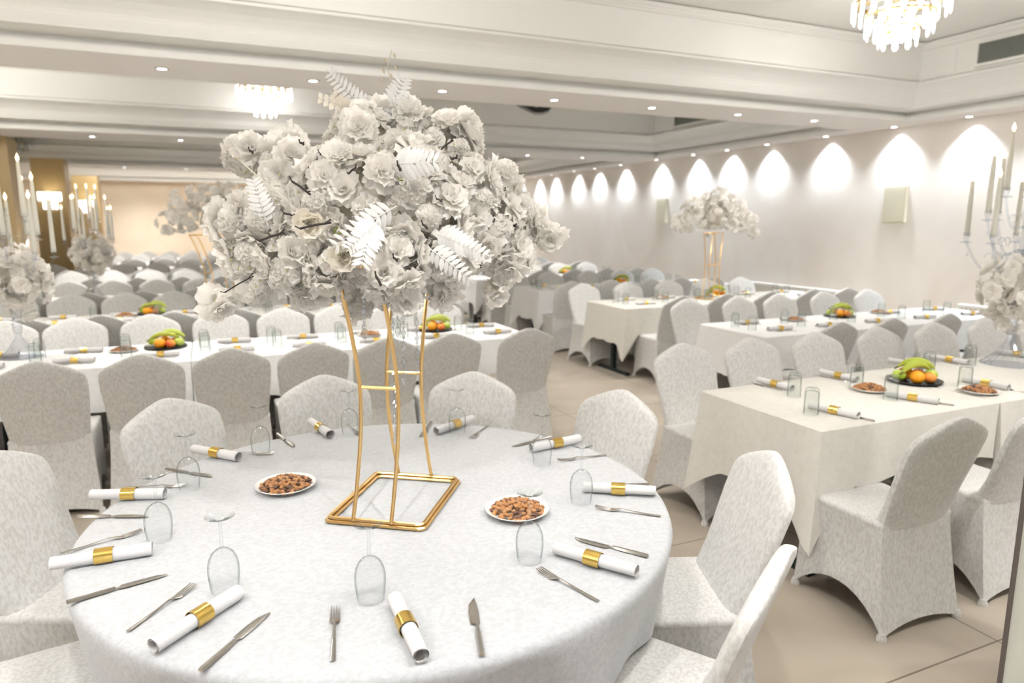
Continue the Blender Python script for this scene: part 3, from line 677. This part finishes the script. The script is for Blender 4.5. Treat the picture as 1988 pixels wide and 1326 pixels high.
# nearest right row laid by eye
for k, (px, py) in enumerate([(1574, 804), (1728, 776), (1872, 752)]):
    q = at(px, py, TOPZ); place(tb, (q.x, q.y, TOPZ), 0, '%s upturned tumbler from the aisle, near side, nearest right row' % ORD[k], 'upturned tumblers on the nearest right row')
for k, (px, py) in enumerate([(1541, 770), (1662, 751), (1802, 722), (1882, 708)]):
    q = at(px, py, TOPZ); place(tb, (q.x, q.y, TOPZ), 0, '%s upturned tumbler from the aisle, far side, nearest right row' % ORD[k], 'upturned tumblers on the nearest right row')
for k, (e, d) in enumerate([((1580, 795), (1657, 812)), ((1731, 772), (1810, 784)), ((1873, 742), (1955, 758))]):
    o = lay(nap, e, d, '%s napkin roll with gold band from the aisle, near side, nearest right row' % ORD[k], 'napkin rolls on the nearest right row')
    A = at(*e, TOPZ); C = at(*d, TOPZ); u = (C-A).normalized(); q = (A+C)/2 + u*.07 + Vector((-u.y, u.x, 0))*.022
    lay2(knife, q, math.atan2(u.y, u.x)+PI, '%s knife from the aisle, near side, nearest right row' % ORD[k], 'knives on the nearest right row')
for k, (e, d) in enumerate([((1473, 743), (1537, 760)), ((1597, 728), (1660, 742)), ((1732, 705), (1790, 716)), ((1815, 698), (1872, 708)), ((1957, 690), (1990, 694))]):
    o = lay(nap, e, d, '%s napkin roll with gold band from the aisle, far side, nearest right row' % ORD[k], 'napkin rolls on the nearest right row')
    A = at(*e, TOPZ); C = at(*d, TOPZ); u = (C-A).normalized(); q = (A+C)/2 - u*.03 - Vector((-u.y, u.x, 0))*.04
    lay2(knife, q, math.atan2(u.y, u.x)+PI, '%s knife from the aisle, far side, nearest right row' % ORD[k], 'knives on the nearest right row')
settings('right', 1, [4.3, 4.85, 5.45, 6.1, 6.75], 2)
settings('right', 2, [4.35, 4.9, 5.5, 6.1, 6.7], 1)
settings('right', 3, [4.3, 4.85, 5.4, 6.0, 6.6], 1)
settings('right', 4, [4.3, 4.9, 5.5, 6.1, 6.7], 0)
settings('left', 0, [-1.35, -.86, -.37, .11, .6, 1.08, 1.55, 2.08], 2)
settings('left', 1, [-1.8, -1.3, -.8, -.27, .24, .7, 1.15, 1.65, 2.1], 1)
settings('left', 2, [-2.1, -1.6, -1.1, -.6, -.1, .4, .9, 1.4, 1.9], 0)
settings('left', 3, [-1.8, -1.3, -.8, -.3, .2, .7, 1.2, 1.8], 0)

# ---------------------------------------------------------------- gold stand
def rod_s(z): 
    T = [(.755, .197), (.82, .170), (.89, .146), (.96, .126), (1.03, .112), (1.10, .108), (1.16, .112), (1.22, .126), (1.28, .145), (1.34, .166), (1.40, .190), (1.46, .216), (1.52, .245)]
    return T
def gold_stand(loc, rz, label, zs=1.0):
    r = empty('gold_flower_stand', loc, rz, label, 'flower stand', 'gold hourglass flower stands')
    # local: x across (lat), y along (e); base rectangle .30 x .40
    b = MB()
    for ins, zz in ((0, .006), (.014, .006), (.007, .015)):
        w, h, c = .155-ins, .20-ins, .02; pts = []
        for sx, sy, a0 in ((1, -1, -PI/2), (1, 1, 0), (-1, 1, PI/2), (-1, -1, PI)):
            for k in range(5):
                a = a0+PI/2*k/4; pts.append((sx*(w-c)+c*math.cos(a), sy*(h-c)+c*math.sin(a), zz))
        pts.append(pts[0]); b.tube(pts, .0062, 6, False)
    b.build('base_frame', M['gold'], r)
    for sy in (-1, 1):
        for lat in (-.066, .053):
            b = MB(); b.tube([(lat, sy*s, z-.755+.012) for z, s in rod_s(0)], .0062, 8); b.build('rod', M['gold'], r)
        b = MB(); b.tube([(-.066, sy*.109, .40), (.053, sy*.109, .40)], .0052, 8); b.build('crossbar', M['gold'], r)
    b = MB()
    b.tube([(-.066, -.245, .77), (.053, -.245, .77), (.053, .245, .77), (-.066, .245, .77), (-.066, -.245, .77)], .006, 6); b.build('top_frame', M['gold'], r)
    return r
EA = math.atan2(.82, .57) - PI/2
gold_stand((.515, 2.08, TOPZ), EA, 'gold wire flower stand with rectangular base on the round table')
gold_stand((5.5, 6.55, TOPZ), EA-.3, 'distant gold wire flower stand on the third right row near the wall')
gold_stand((.12, 7.45, TOPZ), EA-.4, 'distant gold wire flower stand on the second left row')

# ---------------------------------------------------------------- flowers
def petal(L, Wd, cup, curl, ruff, seed, nu=5, nv=4):
    rr = random.Random(seed); vs = []; ph = rr.uniform(0, 6)
    for i in range(nv+1):
        v = i/nv
        for j in range(nu+1):
            u = -1+2*j/nu
            w = Wd*(.22+1.0*math.sin(min(1, v*1.05)*PI*.62))*(1 if v < .99 else .86)
            l = L*v*(1-.10*u*u) + (L*.05*math.sin(u*7+ph) if i == nv else 0)
            z = cup*v*v*L + curl*L*u*u*v + ruff*L*math.sin(u*5+ph+v*3)*v*v
            vs.append((l, u*w, z))
    fs = [(i*(nu+1)+j, i*(nu+1)+j+1, (i+1)*(nu+1)+j+1, (i+1)*(nu+1)+j) for i in range(nv) for j in range(nu)]
    return vs, fs
def blossom(seed, layers):
    rr = random.Random(seed); b = MB()
    for li, (n, L, Wd, tilt, off) in enumerate(layers):
        for k in range(n):
            a = 2*PI*(k+off+rr.uniform(-.18, .18))/n
            vs, fs = petal(L*rr.uniform(.88, 1.1), Wd*rr.uniform(.9, 1.1), rr.uniform(-.1, .25), rr.uniform(.0, .28), rr.uniform(.05, .13), seed*50+li*9+k)
            t = tilt+rr.uniform(-.15, .15)
            m = Matrix.Rotation(a, 4, 'Z') @ Matrix.Rotation(-t, 4, 'Y') @ Matrix.Translation((.004, 0, 0))
            b.add([m @ Vector(p) for p in vs], fs, 0)
    b.m = 1; b.add(*(lambda q: (q.v, q.f))(sphere_mb(.005, 6, 4)), 1); b.m = 0
    return b
BL = [blossom(1, [(7, .052, .020, .05, 0), (7, .045, .018, .45, .5), (6, .036, .015, .85, .2), (5, .024, .012, 1.2, .6)]),
      blossom(2, [(6, .050, .022, .15, 0), (6, .042, .019, .55, .5), (5, .030, .015, 1.0, .3)]),
      blossom(3, [(8, .055, .018, -.1, 0), (7, .047, .017, .3, .5), (6, .036, .015, .7, .1), (5, .025, .012, 1.1, .4)])]
rr = random.Random(5); hb = MB()          # hydrangea-like head of small four-petalled florets
for k in range(11):
    d = Vector((math.sin(k*2.4)*math.sqrt(k/11), math.cos(k*2.4)*math.sqrt(k/11), 0)); d.z = math.sqrt(max(0, 1.15-d.length_squared)); d.normalize()
    q = d.to_track_quat('Z', 'Y').to_matrix().to_4x4()
    fl = blossom(30+k, [(5, .020, .0105, .1, 0), (4, .013, .008, .6, .5)])
    hb.merge(fl, Matrix.Translation(d*.034-Vector((0, 0, .02))) @ q)
BL.append(hb)
rs = blossom(77, [(5, .045, .024, .5, 0), (5, .038, .021, .9, .5), (5, .030, .017, 1.15, .2), (4, .022, .012, 1.35, .6)])
PM = [M['petal'], M['centre']]
BM = [mesh_of(x, 'blossom', PM) for x in BL]
roseM = mesh_of(rs, 'rose', [M['petal_cream'], M['centre']])
FC = Vector((.515, 2.08, 1.68)); WD = Vector((math.sin(YAW), math.cos(YAW), 0))
D0 = (FC-Vector((0, 0, CZ))).dot(Fv)
def fpos(px, py, w=0): return at_depth(px, py, D0+w)      # w: metres behind (+) or in front (-) of the arrangement's axis
BLOBS = [(730, 400, 0, .23), (640, 420, -.08, .15), (820, 410, -.06, .16), (720, 300, .02, .16), (850, 290, .08, .13), (890, 260, .10, .08), (780, 240, .05, .09), (690, 250, 0, .08),
         (560, 330, -.02, .10), (480, 300, .0, .075), (560, 280, .05, .06), (520, 420, -.12, .11), (450, 440, -.12, .075), (480, 500, -.12, .08), (560, 510, -.16, .09), (640, 520, -.16, .08),
         (430, 585, -.16, .05), (500, 560, -.14, .05), (600, 570, -.1, .05), (760, 520, -.16, .11), (780, 575, -.14, .06), (860, 500, -.1, .10), (860, 565, -.05, .05), (930, 440, .06, .14), (970, 350, .12, .08), (1000, 420, .14, .09),
         (1060, 460, .17, .055), (990, 500, .12, .09), (960, 565, .1, .045), (700, 590, -.06, .05), (650, 350, -.1, .12), (790, 340, -.1, .12), (900, 370, 0, .12)]
items = []
for (px, py, w, r_) in BLOBS:
    c = fpos(px, py, w); n = max(3, int(3.6*(r_/.05)**1.75))
    for k in range(n):
        z = 1-2*(k+.5)/n; a = k*2.39996; d = Vector((math.sqrt(1-z*z)*math.cos(a), math.sqrt(1-z*z)*math.sin(a), z))
        p = c + d*(r_-.03)*rnd.uniform(.9, 1.05)
        inside = any(((p-fpos(q[0], q[1], q[2])).length < q[3]-.06) for q in BLOBS if (q[0], q[1]) != (px, py))
        if inside: continue
        dd = (d + Vector((rnd.uniform(-.35, .35), rnd.uniform(-.35, .35), rnd.uniform(-.35, .35)))).normalized()
        items.append((p, dd, rnd.choice([0, 1, 2, 2, 3, 3]), rnd.uniform(.78, 1.08)))
fa = empty('flower_arrangement', FC, 0, 'huge ball of white artificial blossoms on the near gold stand', 'flower arrangement')
camv = Vector((0, 0, CZ))
items.sort(key=lambda q: -(q[1].dot((camv-q[0]).normalized())*.6 - (q[0]-camv).length))
mass = MB()
for k, (p, d, t_, s_) in enumerate(items):
    m = Matrix.Translation(p-FC) @ d.to_track_quat('Z', 'Y').to_matrix().to_4x4() @ Matrix.Rotation(k*1.3, 4, 'Z') @ Matrix.Scale(s_, 4)
    if k < 98:
        o = bpy.data.objects.new('blossom', BM[t_]); COL.objects.link(o); o.parent = fa; o.matrix_local = m
    else: mass.merge(BL[t_], m)
o = mass.build('blossom', PM, fa); tag(o, kind='stuff')
for px, py in ((668, 495), (600, 430)):
    p = fpos(px, py, -.24); d = (camv-p).normalized()+Vector((0, 0, -.3))
    o = bpy.data.objects.new('rose', roseM); COL.objects.link(o); o.parent = fa; o.matrix_local = Matrix.Translation(p-FC) @ d.to_track_quat('Z', 'Y').to_matrix().to_4x4(); o['label'] = 'cream open rose'
b = MB(); 
for px, py, w, r_ in BLOBS[:4]: 
    q = sphere_mb(r_*.55, 12, 8); b.merge(q, Matrix.Translation(fpos(px, py, w)-FC))
b.build('foam_core', M['leaf_beige'], fa)
def frond(p0, p1, bend, nl, ll, mat, name='fern_frond', face=None, wid=.37):
    p0, p1 = Vector(p0), Vector(p1); ax = (p1-p0); L = ax.length; ax.normalize()
    fc = (camv-p0).normalized() if face is None else Vector(face); sd = ax.cross(fc).normalized(); nrm = sd.cross(ax).normalized()
    b = MB(); rach = [p0+ax*L*u + bend*(u*u)*L + nrm*.02*math.sin(u*PI) for u in [i/10 for i in range(11)]]
    b.tube([q-FC for q in rach], [.0016]*6+[.001]*5, 5)
    for k in range(nl):
        u = .12+.86*k/nl; base = p0+ax*L*u + bend*(u*u)*L + nrm*.02*math.sin(u*PI); ln = ll*(1-.55*u)*(.6+.4*min(1, u*5))
        for s_ in (-1, 1):
            dr = (sd*s_*.88 + ax*.5 + nrm*rnd.uniform(-.25, .1)).normalized(); ac = dr.cross(nrm).normalized(); vs = []
            for i in range(5):
                v = i/4; w = ln*wid*.5*math.sin(PI*(.12+.83*v)); c = base+dr*ln*v - nrm*.12*ln*v*v
                vs += [c-ac*w, c+nrm*w*.25, c+ac*w]
            fs = [(i*3+j, i*3+j+1, i*3+j+4, i*3+j+3) for i in range(4) for j in range(2)]
            b.add([q-FC for q in vs], fs)
    return b.build(name, mat, fa)
def fp(px, py, w): return fpos(px, py, w)
frond(fp(725, 425, -.28), fp(700, 515, -.33), Vector((0, 0, -.05)), 12, .055, M['leaf_white'])
frond(fp(735, 430, -.28), fp(672, 480, -.34), Vector((0, 0, -.1)), 12, .045, M['leaf_white'])
frond(fp(770, 400, -.25), fp(640, 470, -.30), Vector((0, 0, -.1)), 10, .05, M['leaf_white'])
frond(fp(760, 318, -.25), fp(855, 318, -.27), Vector((0, 0, .05)), 8, .06, M['leaf_white'])
frond(fp(840, 450, -.2), fp(948, 492, -.2), Vector((0, 0, -.08)), 11, .05, M['leaf_white'])
frond(fp(830, 480, -.22), fp(920, 540, -.2), Vector((0, 0, -.1)), 9, .045, M['leaf_white'])
frond(fp(520, 440, -.2), fp(490, 345, -.2), Vector((0, 0, .02)), 10, .045, M['leaf_white'])
frond(fp(745, 240, 0), fp(635, 150, .02), Vector((0, 0, .1)), 13, .05, M['leaf_white'])
frond(fp(745, 250, 0), fp(785, 150, .02), Vector((0, 0, .02)), 11, .06, M['leaf_white'], wid=.34)
frond(fp(735, 260, .02), fp(725, 185, .02), Vector((0, 0, .02)), 9, .05, M['leaf_white'])
frond(fp(700, 215, 0), fp(612, 195, 0), Vector((0, 0, .1)), 6, .034, M['leaf_beige'], 'eucalyptus_sprig', wid=.8)
frond(fp(705, 240, 0), fp(640, 180, 0), Vector((0, 0, .05)), 5, .036, M['leaf_beige'], 'eucalyptus_sprig', wid=.8)
frond(fp(650, 545, -.1), fp(565, 585, -.1), Vector((0, 0, -.05)), 3, .05, M['leaf_beige'], 'eucalyptus_sprig', wid=.85)
frond(fp(560, 390, -.22), fp(430, 290, -.1), Vector((0, 0, .06)), 10, .01, M['leaf_beige'], 'grass_plume')
frond(fp(935, 340, .05), fp(968, 298, .05), Vector((0, 0, .0)), 6, .008, M['leaf_white'], 'grass_plume')
b = MB(); pts = [fp(740, 255, -.02), fp(750, 200, 0), (fp(758, 160, 0)), fp(752, 130, 0), fp(760, 98, 0)]; b.tube([p-FC for p in pts], .0013, 5)
for px, py in ((745, 138), (768, 132), (749, 118), (766, 108), (742, 155), (760, 148), (754, 178)): b.merge(lump(.008, .004, .004, 0, 6, 5), Matrix.Translation(fp(px, py, 0)-FC) @ Matrix.Rotation(1.2, 4, 'Y'))
b.build('bud_sprig', M['stem_beige'], fa)
for px0, py0, px1, py1, w, thick in ((503, 468, 552, 452, -.29, .0035), (582, 444, 643, 432, -.30, .0035), (567, 352, 603, 378, -.28, .0035), (551, 414, 573, 421, -.24, .003), (436, 568, 492, 536, -.27, .0022), (676, 338, 692, 325, -.28, .003),
                               (730, 536, 740, 555, -.3, .004), (853, 292, 880, 272, -.1, .003), (876, 310, 888, 306, -.12, .004), (620, 298, 634, 306, -.18, .0035), (582, 277, 590, 281, -.08, .0035), (978, 436, 1003, 440, .06, .0025),
                               (962, 367, 982, 369, -.0, .0035), (820, 435, 830, 445, -.24, .0035), (764, 500, 772, 508, -.31, .0035), (484, 292, 492, 298, -.1, .003), (847, 386, 858, 392, -.2, .0025), (772, 320, 778, 332, -.27, .004), (950, 390, 958, 394, 0, .003), (980, 452, 988, 460, .06, .003), (925, 508, 934, 520, 0, .003)):
    b = MB(); A, C = fp(px0, py0, w)-FC, fp(px1, py1, w)-FC; D = (C-A)
    b.tube([A, A+D*.5+Vector((0, 0, .002)), C], thick*.9, 5); b.tube([A+D*.75, C+Vector((0, 0, .008))], thick*.6, 5); b.tube([A, A-D*.15+Vector((0, 0, .009))], thick*.5, 5); b.build('dark_twig', M['twig'], fa)
for px0, py0, px1, py1, w in ((648, 455, 655, 440, -.27), (652, 456, 664, 450, -.27), (775, 345, 783, 350, -.26)):
    b = MB(); b.tube([fp(px0, py0, w)-FC, fp((px0+px1)/2-3, (py0+py1)/2+2, w)-FC, fp(px1, py1, w)-FC], .003, 6); b.build('green_stem', M['stem_green'], fa)
bead = MB()
def strand(px, py0, py1, w, label=None):
    b = MB(); n = max(5, int((py1-py0)/9)); P0, P1 = fp(px, py0, w)-FC, fp(px+ (py1-py0)*.02, py1, w)-FC; b.tube([P0, P1], .0006, 4)
    for k in range(n):
        c = P0.lerp(P1, k/n); r_ = .0068 if k % 3 == 0 else .0044; ln = r_*(1.9 if k % 3 == 0 else 1.3)
        b.lathe([(0, ln), (r_, ln*.25), (r_, -ln*.25), (0, -ln)], 6, c)
    b.lathe([(0, .012), (.006, .006), (.0095, -.006), (.004, -.02), (0, -.028)], 6, P1)
    b.build('crystal_strand', M['bead'], fa, False)
for q in ((706, 575, 645, -.18), (782, 590, 730, -.12), (808, 598, 695, .0), (762, 600, 680, .0), (765, 700, 850, .03), (771, 600, 640, .05)): strand(*q)

def far_flowers(loc, blobs, label, seed, grp, nmul=1.0):
    r2 = random.Random(seed); b = MB(); tw = MB()
    for bx, by, bz, br in blobs:
        n = int(nmul*3.4*(br/.06)**1.6)
        for k in range(n):
            z = 1-2*(k+.5)/n; a = k*2.39996+bx*9; d = Vector((math.sqrt(1-z*z)*math.cos(a), math.sqrt(1-z*z)*math.sin(a), z))
            p = Vector((bx, by, bz)) + d*(br-.02)*r2.uniform(.75, 1.3)
            b.merge(FARB[r2.randrange(2)], Matrix.Translation(p) @ d.to_track_quat('Z', 'Y').to_matrix().to_4x4() @ Matrix.Scale(r2.uniform(.85, 1.2), 4))
    e = empty('flower_arrangement', loc, 0, label, 'flower arrangement', grp)
    b.build('blossoms', PM, e); tag(e.children[0], kind='stuff')
    q = MB()
    bx, by, bz, br = blobs[0]; q.merge(sphere_mb(br*.6, 12, 8), Matrix.Translation((bx, by, bz)))
    q.build('foam_core', M['leaf_beige'], e)
    return e
FARB = [blossom(61, [(6, .05, .024, .1, 0), (5, .036, .02, .7, .4)]), blossom(62, [(6, .052, .022, .3, 0), (5, .034, .019, .9, .4)])]
def fanblobs(): return [(0, 0, 0, .2), (-.28, .05, -.02, .16), (.28, -.05, -.02, .16), (-.42, .1, -.08, .10), (.42, -.1, -.06, .11), (-.12, 0, .17, .12), (.15, 0, .18, .12), (.0, 0, .22, .09), (-.3, 0, .12, .1), (.33, 0, .12, .09), (.5, -.1, -.2, .06)]
far_flowers((5.5, 6.55, 1.72), fanblobs(), 'ball of white blossoms on the gold stand beside the right wall', 3, 'distant white flower balls')
far_flowers((.12, 7.45, 1.72), fanblobs(), 'pale blossoms on the gold stand of the second left row', 4, 'distant white flower balls')

# ---------------------------------------------------------------- crystal candelabra
def candelabra_mb():
    P = {}
    b = MB(); N = 48; R = []
    for r_, z in ((.145, 0), (.145, .008), (.125, .022), (.085, .055), (.055, .10), (.032, .145), (.02, .165), (.018, .19)):
        R.append([(r_*(1+(.05 if j % 2 else -.02)*(r_ > .03))*math.cos(2*PI*j/N), r_*(1+(.05 if j % 2 else -.02)*(r_ > .03))*math.sin(2*PI*j/N), z) for j in range(N)])
    b.rings(R, True, True); P['foot'] = b
    b = MB()
    b.lathe([(.018, .19), (.03, .2), (.03, .21), (.022, .215), (.034, .225), (.034, .235), (.024, .24), (.036, .25), (.036, .262), (.024, .27), (.03, .29), (.04, .5), (.042, .55), (.02, .58), (.015, .75), (.03, .78), (.012, .8), (.012, .9), (.028, .93), (.014, .96), (.014, 1.06)], 12)
    P['stem'] = b
    cups = []
    b = MB()
    for n, r_, z, ph, hub in ((5, .30, .76, .35, .62), (5, .21, .90, .98, .72), (3, .125, 1.04, .2, .86)):
        for k in range(n):
            a = ph+2*PI*k/n; pts = []
            for i in range(13):
                u = i/12; rr = r_*(.06+.94*u); zz = hub + (z-hub)*u**2.2 - .07*math.sin(PI*min(1, u*1.02))*(1 if r_ > .2 else .6) + .02*math.sin(2*PI*u)
                pts.append((rr*math.cos(a), rr*math.sin(a), zz))
            b.tube(pts, .0085, 6); cups.append((r_*math.cos(a), r_*math.sin(a), z))
            mid = (r_*.55*math.cos(a), r_*.55*math.sin(a), hub+.05)
            b.tube([(mid[0]+.025*math.cos(t)*math.cos(a), mid[1]+.025*math.cos(t)*math.sin(a), mid[2]+.025*math.sin(t)) for t in [i*PI*1.5/8 for i in range(9)]], .005, 5)
    P['arms'] = b; cups.append((0, 0, 1.08))
    P['cup'] = []
    for c in cups:
        b = MB(); P['cup'].append(b); b.lathe([(.0, -.005), (.034, 0), (.034, .006), (.012, .01), (.01, .02), (.018, .03), (.021, .055), (.024, .06), (.012, .058), (.012, .04)], 12, c)
    b = MB()
    for j, c in enumerate(cups[:10]):
        b.tube([(c[0]*.96, c[1]*.96, c[2]), (c[0]*.96, c[1]*.96, c[2]-.06)], .0008, 4); b.lathe([(0, .014), (.007, .004), (.005, -.01), (0, -.02)], 6, (c[0]*.96, c[1]*.96, c[2]-.075))
    P['drops'] = b
    return P, cups
CPT, CUPS = candelabra_mb()
cdl = empty('candelabra', cat='candelabra')
for q in CPT.pop('cup'): q.build('candle_cup', M['crystal'], cdl, False)
for k in CPT: CPT[k].build(k.replace('foot', 'fluted_foot').replace('drops', 'crystal_drops'), M['crystal'], cdl, False if k != 'arms' else True)
cn = empty('candle', cat='candle')
b = MB(); b.lathe([(.0155, 0), (.0155, .02), (.0145, .12), (.0105, .33), (.009, .345), (.002, .35)], 12, cap0=True, cap1=True); b.build('wax', M['candle'], cn)
b = MB(); b.lathe([(.002, .345), (.010, .362), (.010, .374), (.004, .39), (.0, .402)], 8); b.build('flame', M['flame'], cn)
COLLAR = [(0, 0, 0, .15), (.1, -.05, .03, .11), (-.1, .04, .02, .11), (0, .1, -.06, .12), (.04, -.1, -.1, .11), (-.08, -.06, -.09, .1), (.1, .05, -.1, .1), (-.1, .0, .12, .08), (.06, -.08, .13, .07), (.02, .05, -.2, .09), (.16, 0, -.02, .08), (-.17, 0, -.02, .08)]
for ci, (x, y, rz, wh, fz) in enumerate( ((4.62, 2.66, .3, 'the nearest right row', .50), (-1.17, 5.47, .1, 'the nearest left row', .55), (-1.2, 9.4, .5, 'the third left row', .55), (4.2, 12.6, .2, 'the sixth right row', .55))):
    zs = 1 if ci == 0 else .86
    place(cdl, (x, y, TOPZ), rz, 'tall clear crystal candelabra with candles on %s' % wh, 'crystal candelabras', zs)
    c, s = math.cos(rz), math.sin(rz)
    for k, (cx, cy, cz) in enumerate(CUPS if ci == 0 else CUPS[:13]):
        place(cn, (x+(cx*c-cy*s)*zs, y+(cx*s+cy*c)*zs, TOPZ+(cz+.042)*zs), 0, 'lit ivory candle, %s of the candelabra, %s' % ('lower ring' if k < 5 else 'middle ring' if k < 10 else 'upper ring' if k < 13 else 'centre cup', wh), 'candles of the candelabra on %s, %s' % (wh, k < 5 and 'lower ring' or k < 10 and 'middle ring' or k < 13 and 'upper ring' or 'centre'))
    far_flowers((x, y, TOPZ+fz), COLLAR, 'collar of white and cream blossoms round the candelabra on %s' % wh, int(x*10)+30, 'blossom collars on candelabras')
del_far = []

# ---------------------------------------------------------------- light and view
w = bpy.data.worlds.new('world'); S.world = w; w.use_nodes = True
w.node_tree.nodes['Background'].inputs[0].default_value = (.95, .97, 1, 1); w.node_tree.nodes['Background'].inputs[1].default_value = .6
S.view_settings.view_transform = 'Standard'; S.view_settings.look = 'None'; S.view_settings.gamma = 1; S.view_settings.use_curve_mapping = False
S.view_settings.exposure = .7
S.cycles.use_denoising = True
S.cycles.use_light_tree = False; S.cycles.max_bounces = 7; S.cycles.diffuse_bounces = 6; S.cycles.glossy_bounces = 2; S.cycles.transmission_bounces = 3; S.cycles.transparent_max_bounces = 16
S.cycles.use_adaptive_sampling = True; S.cycles.adaptive_threshold = .04
S.cycles.sample_clamp_indirect = 6; S.cycles.caustics_reflective = False; S.cycles.caustics_refractive = False
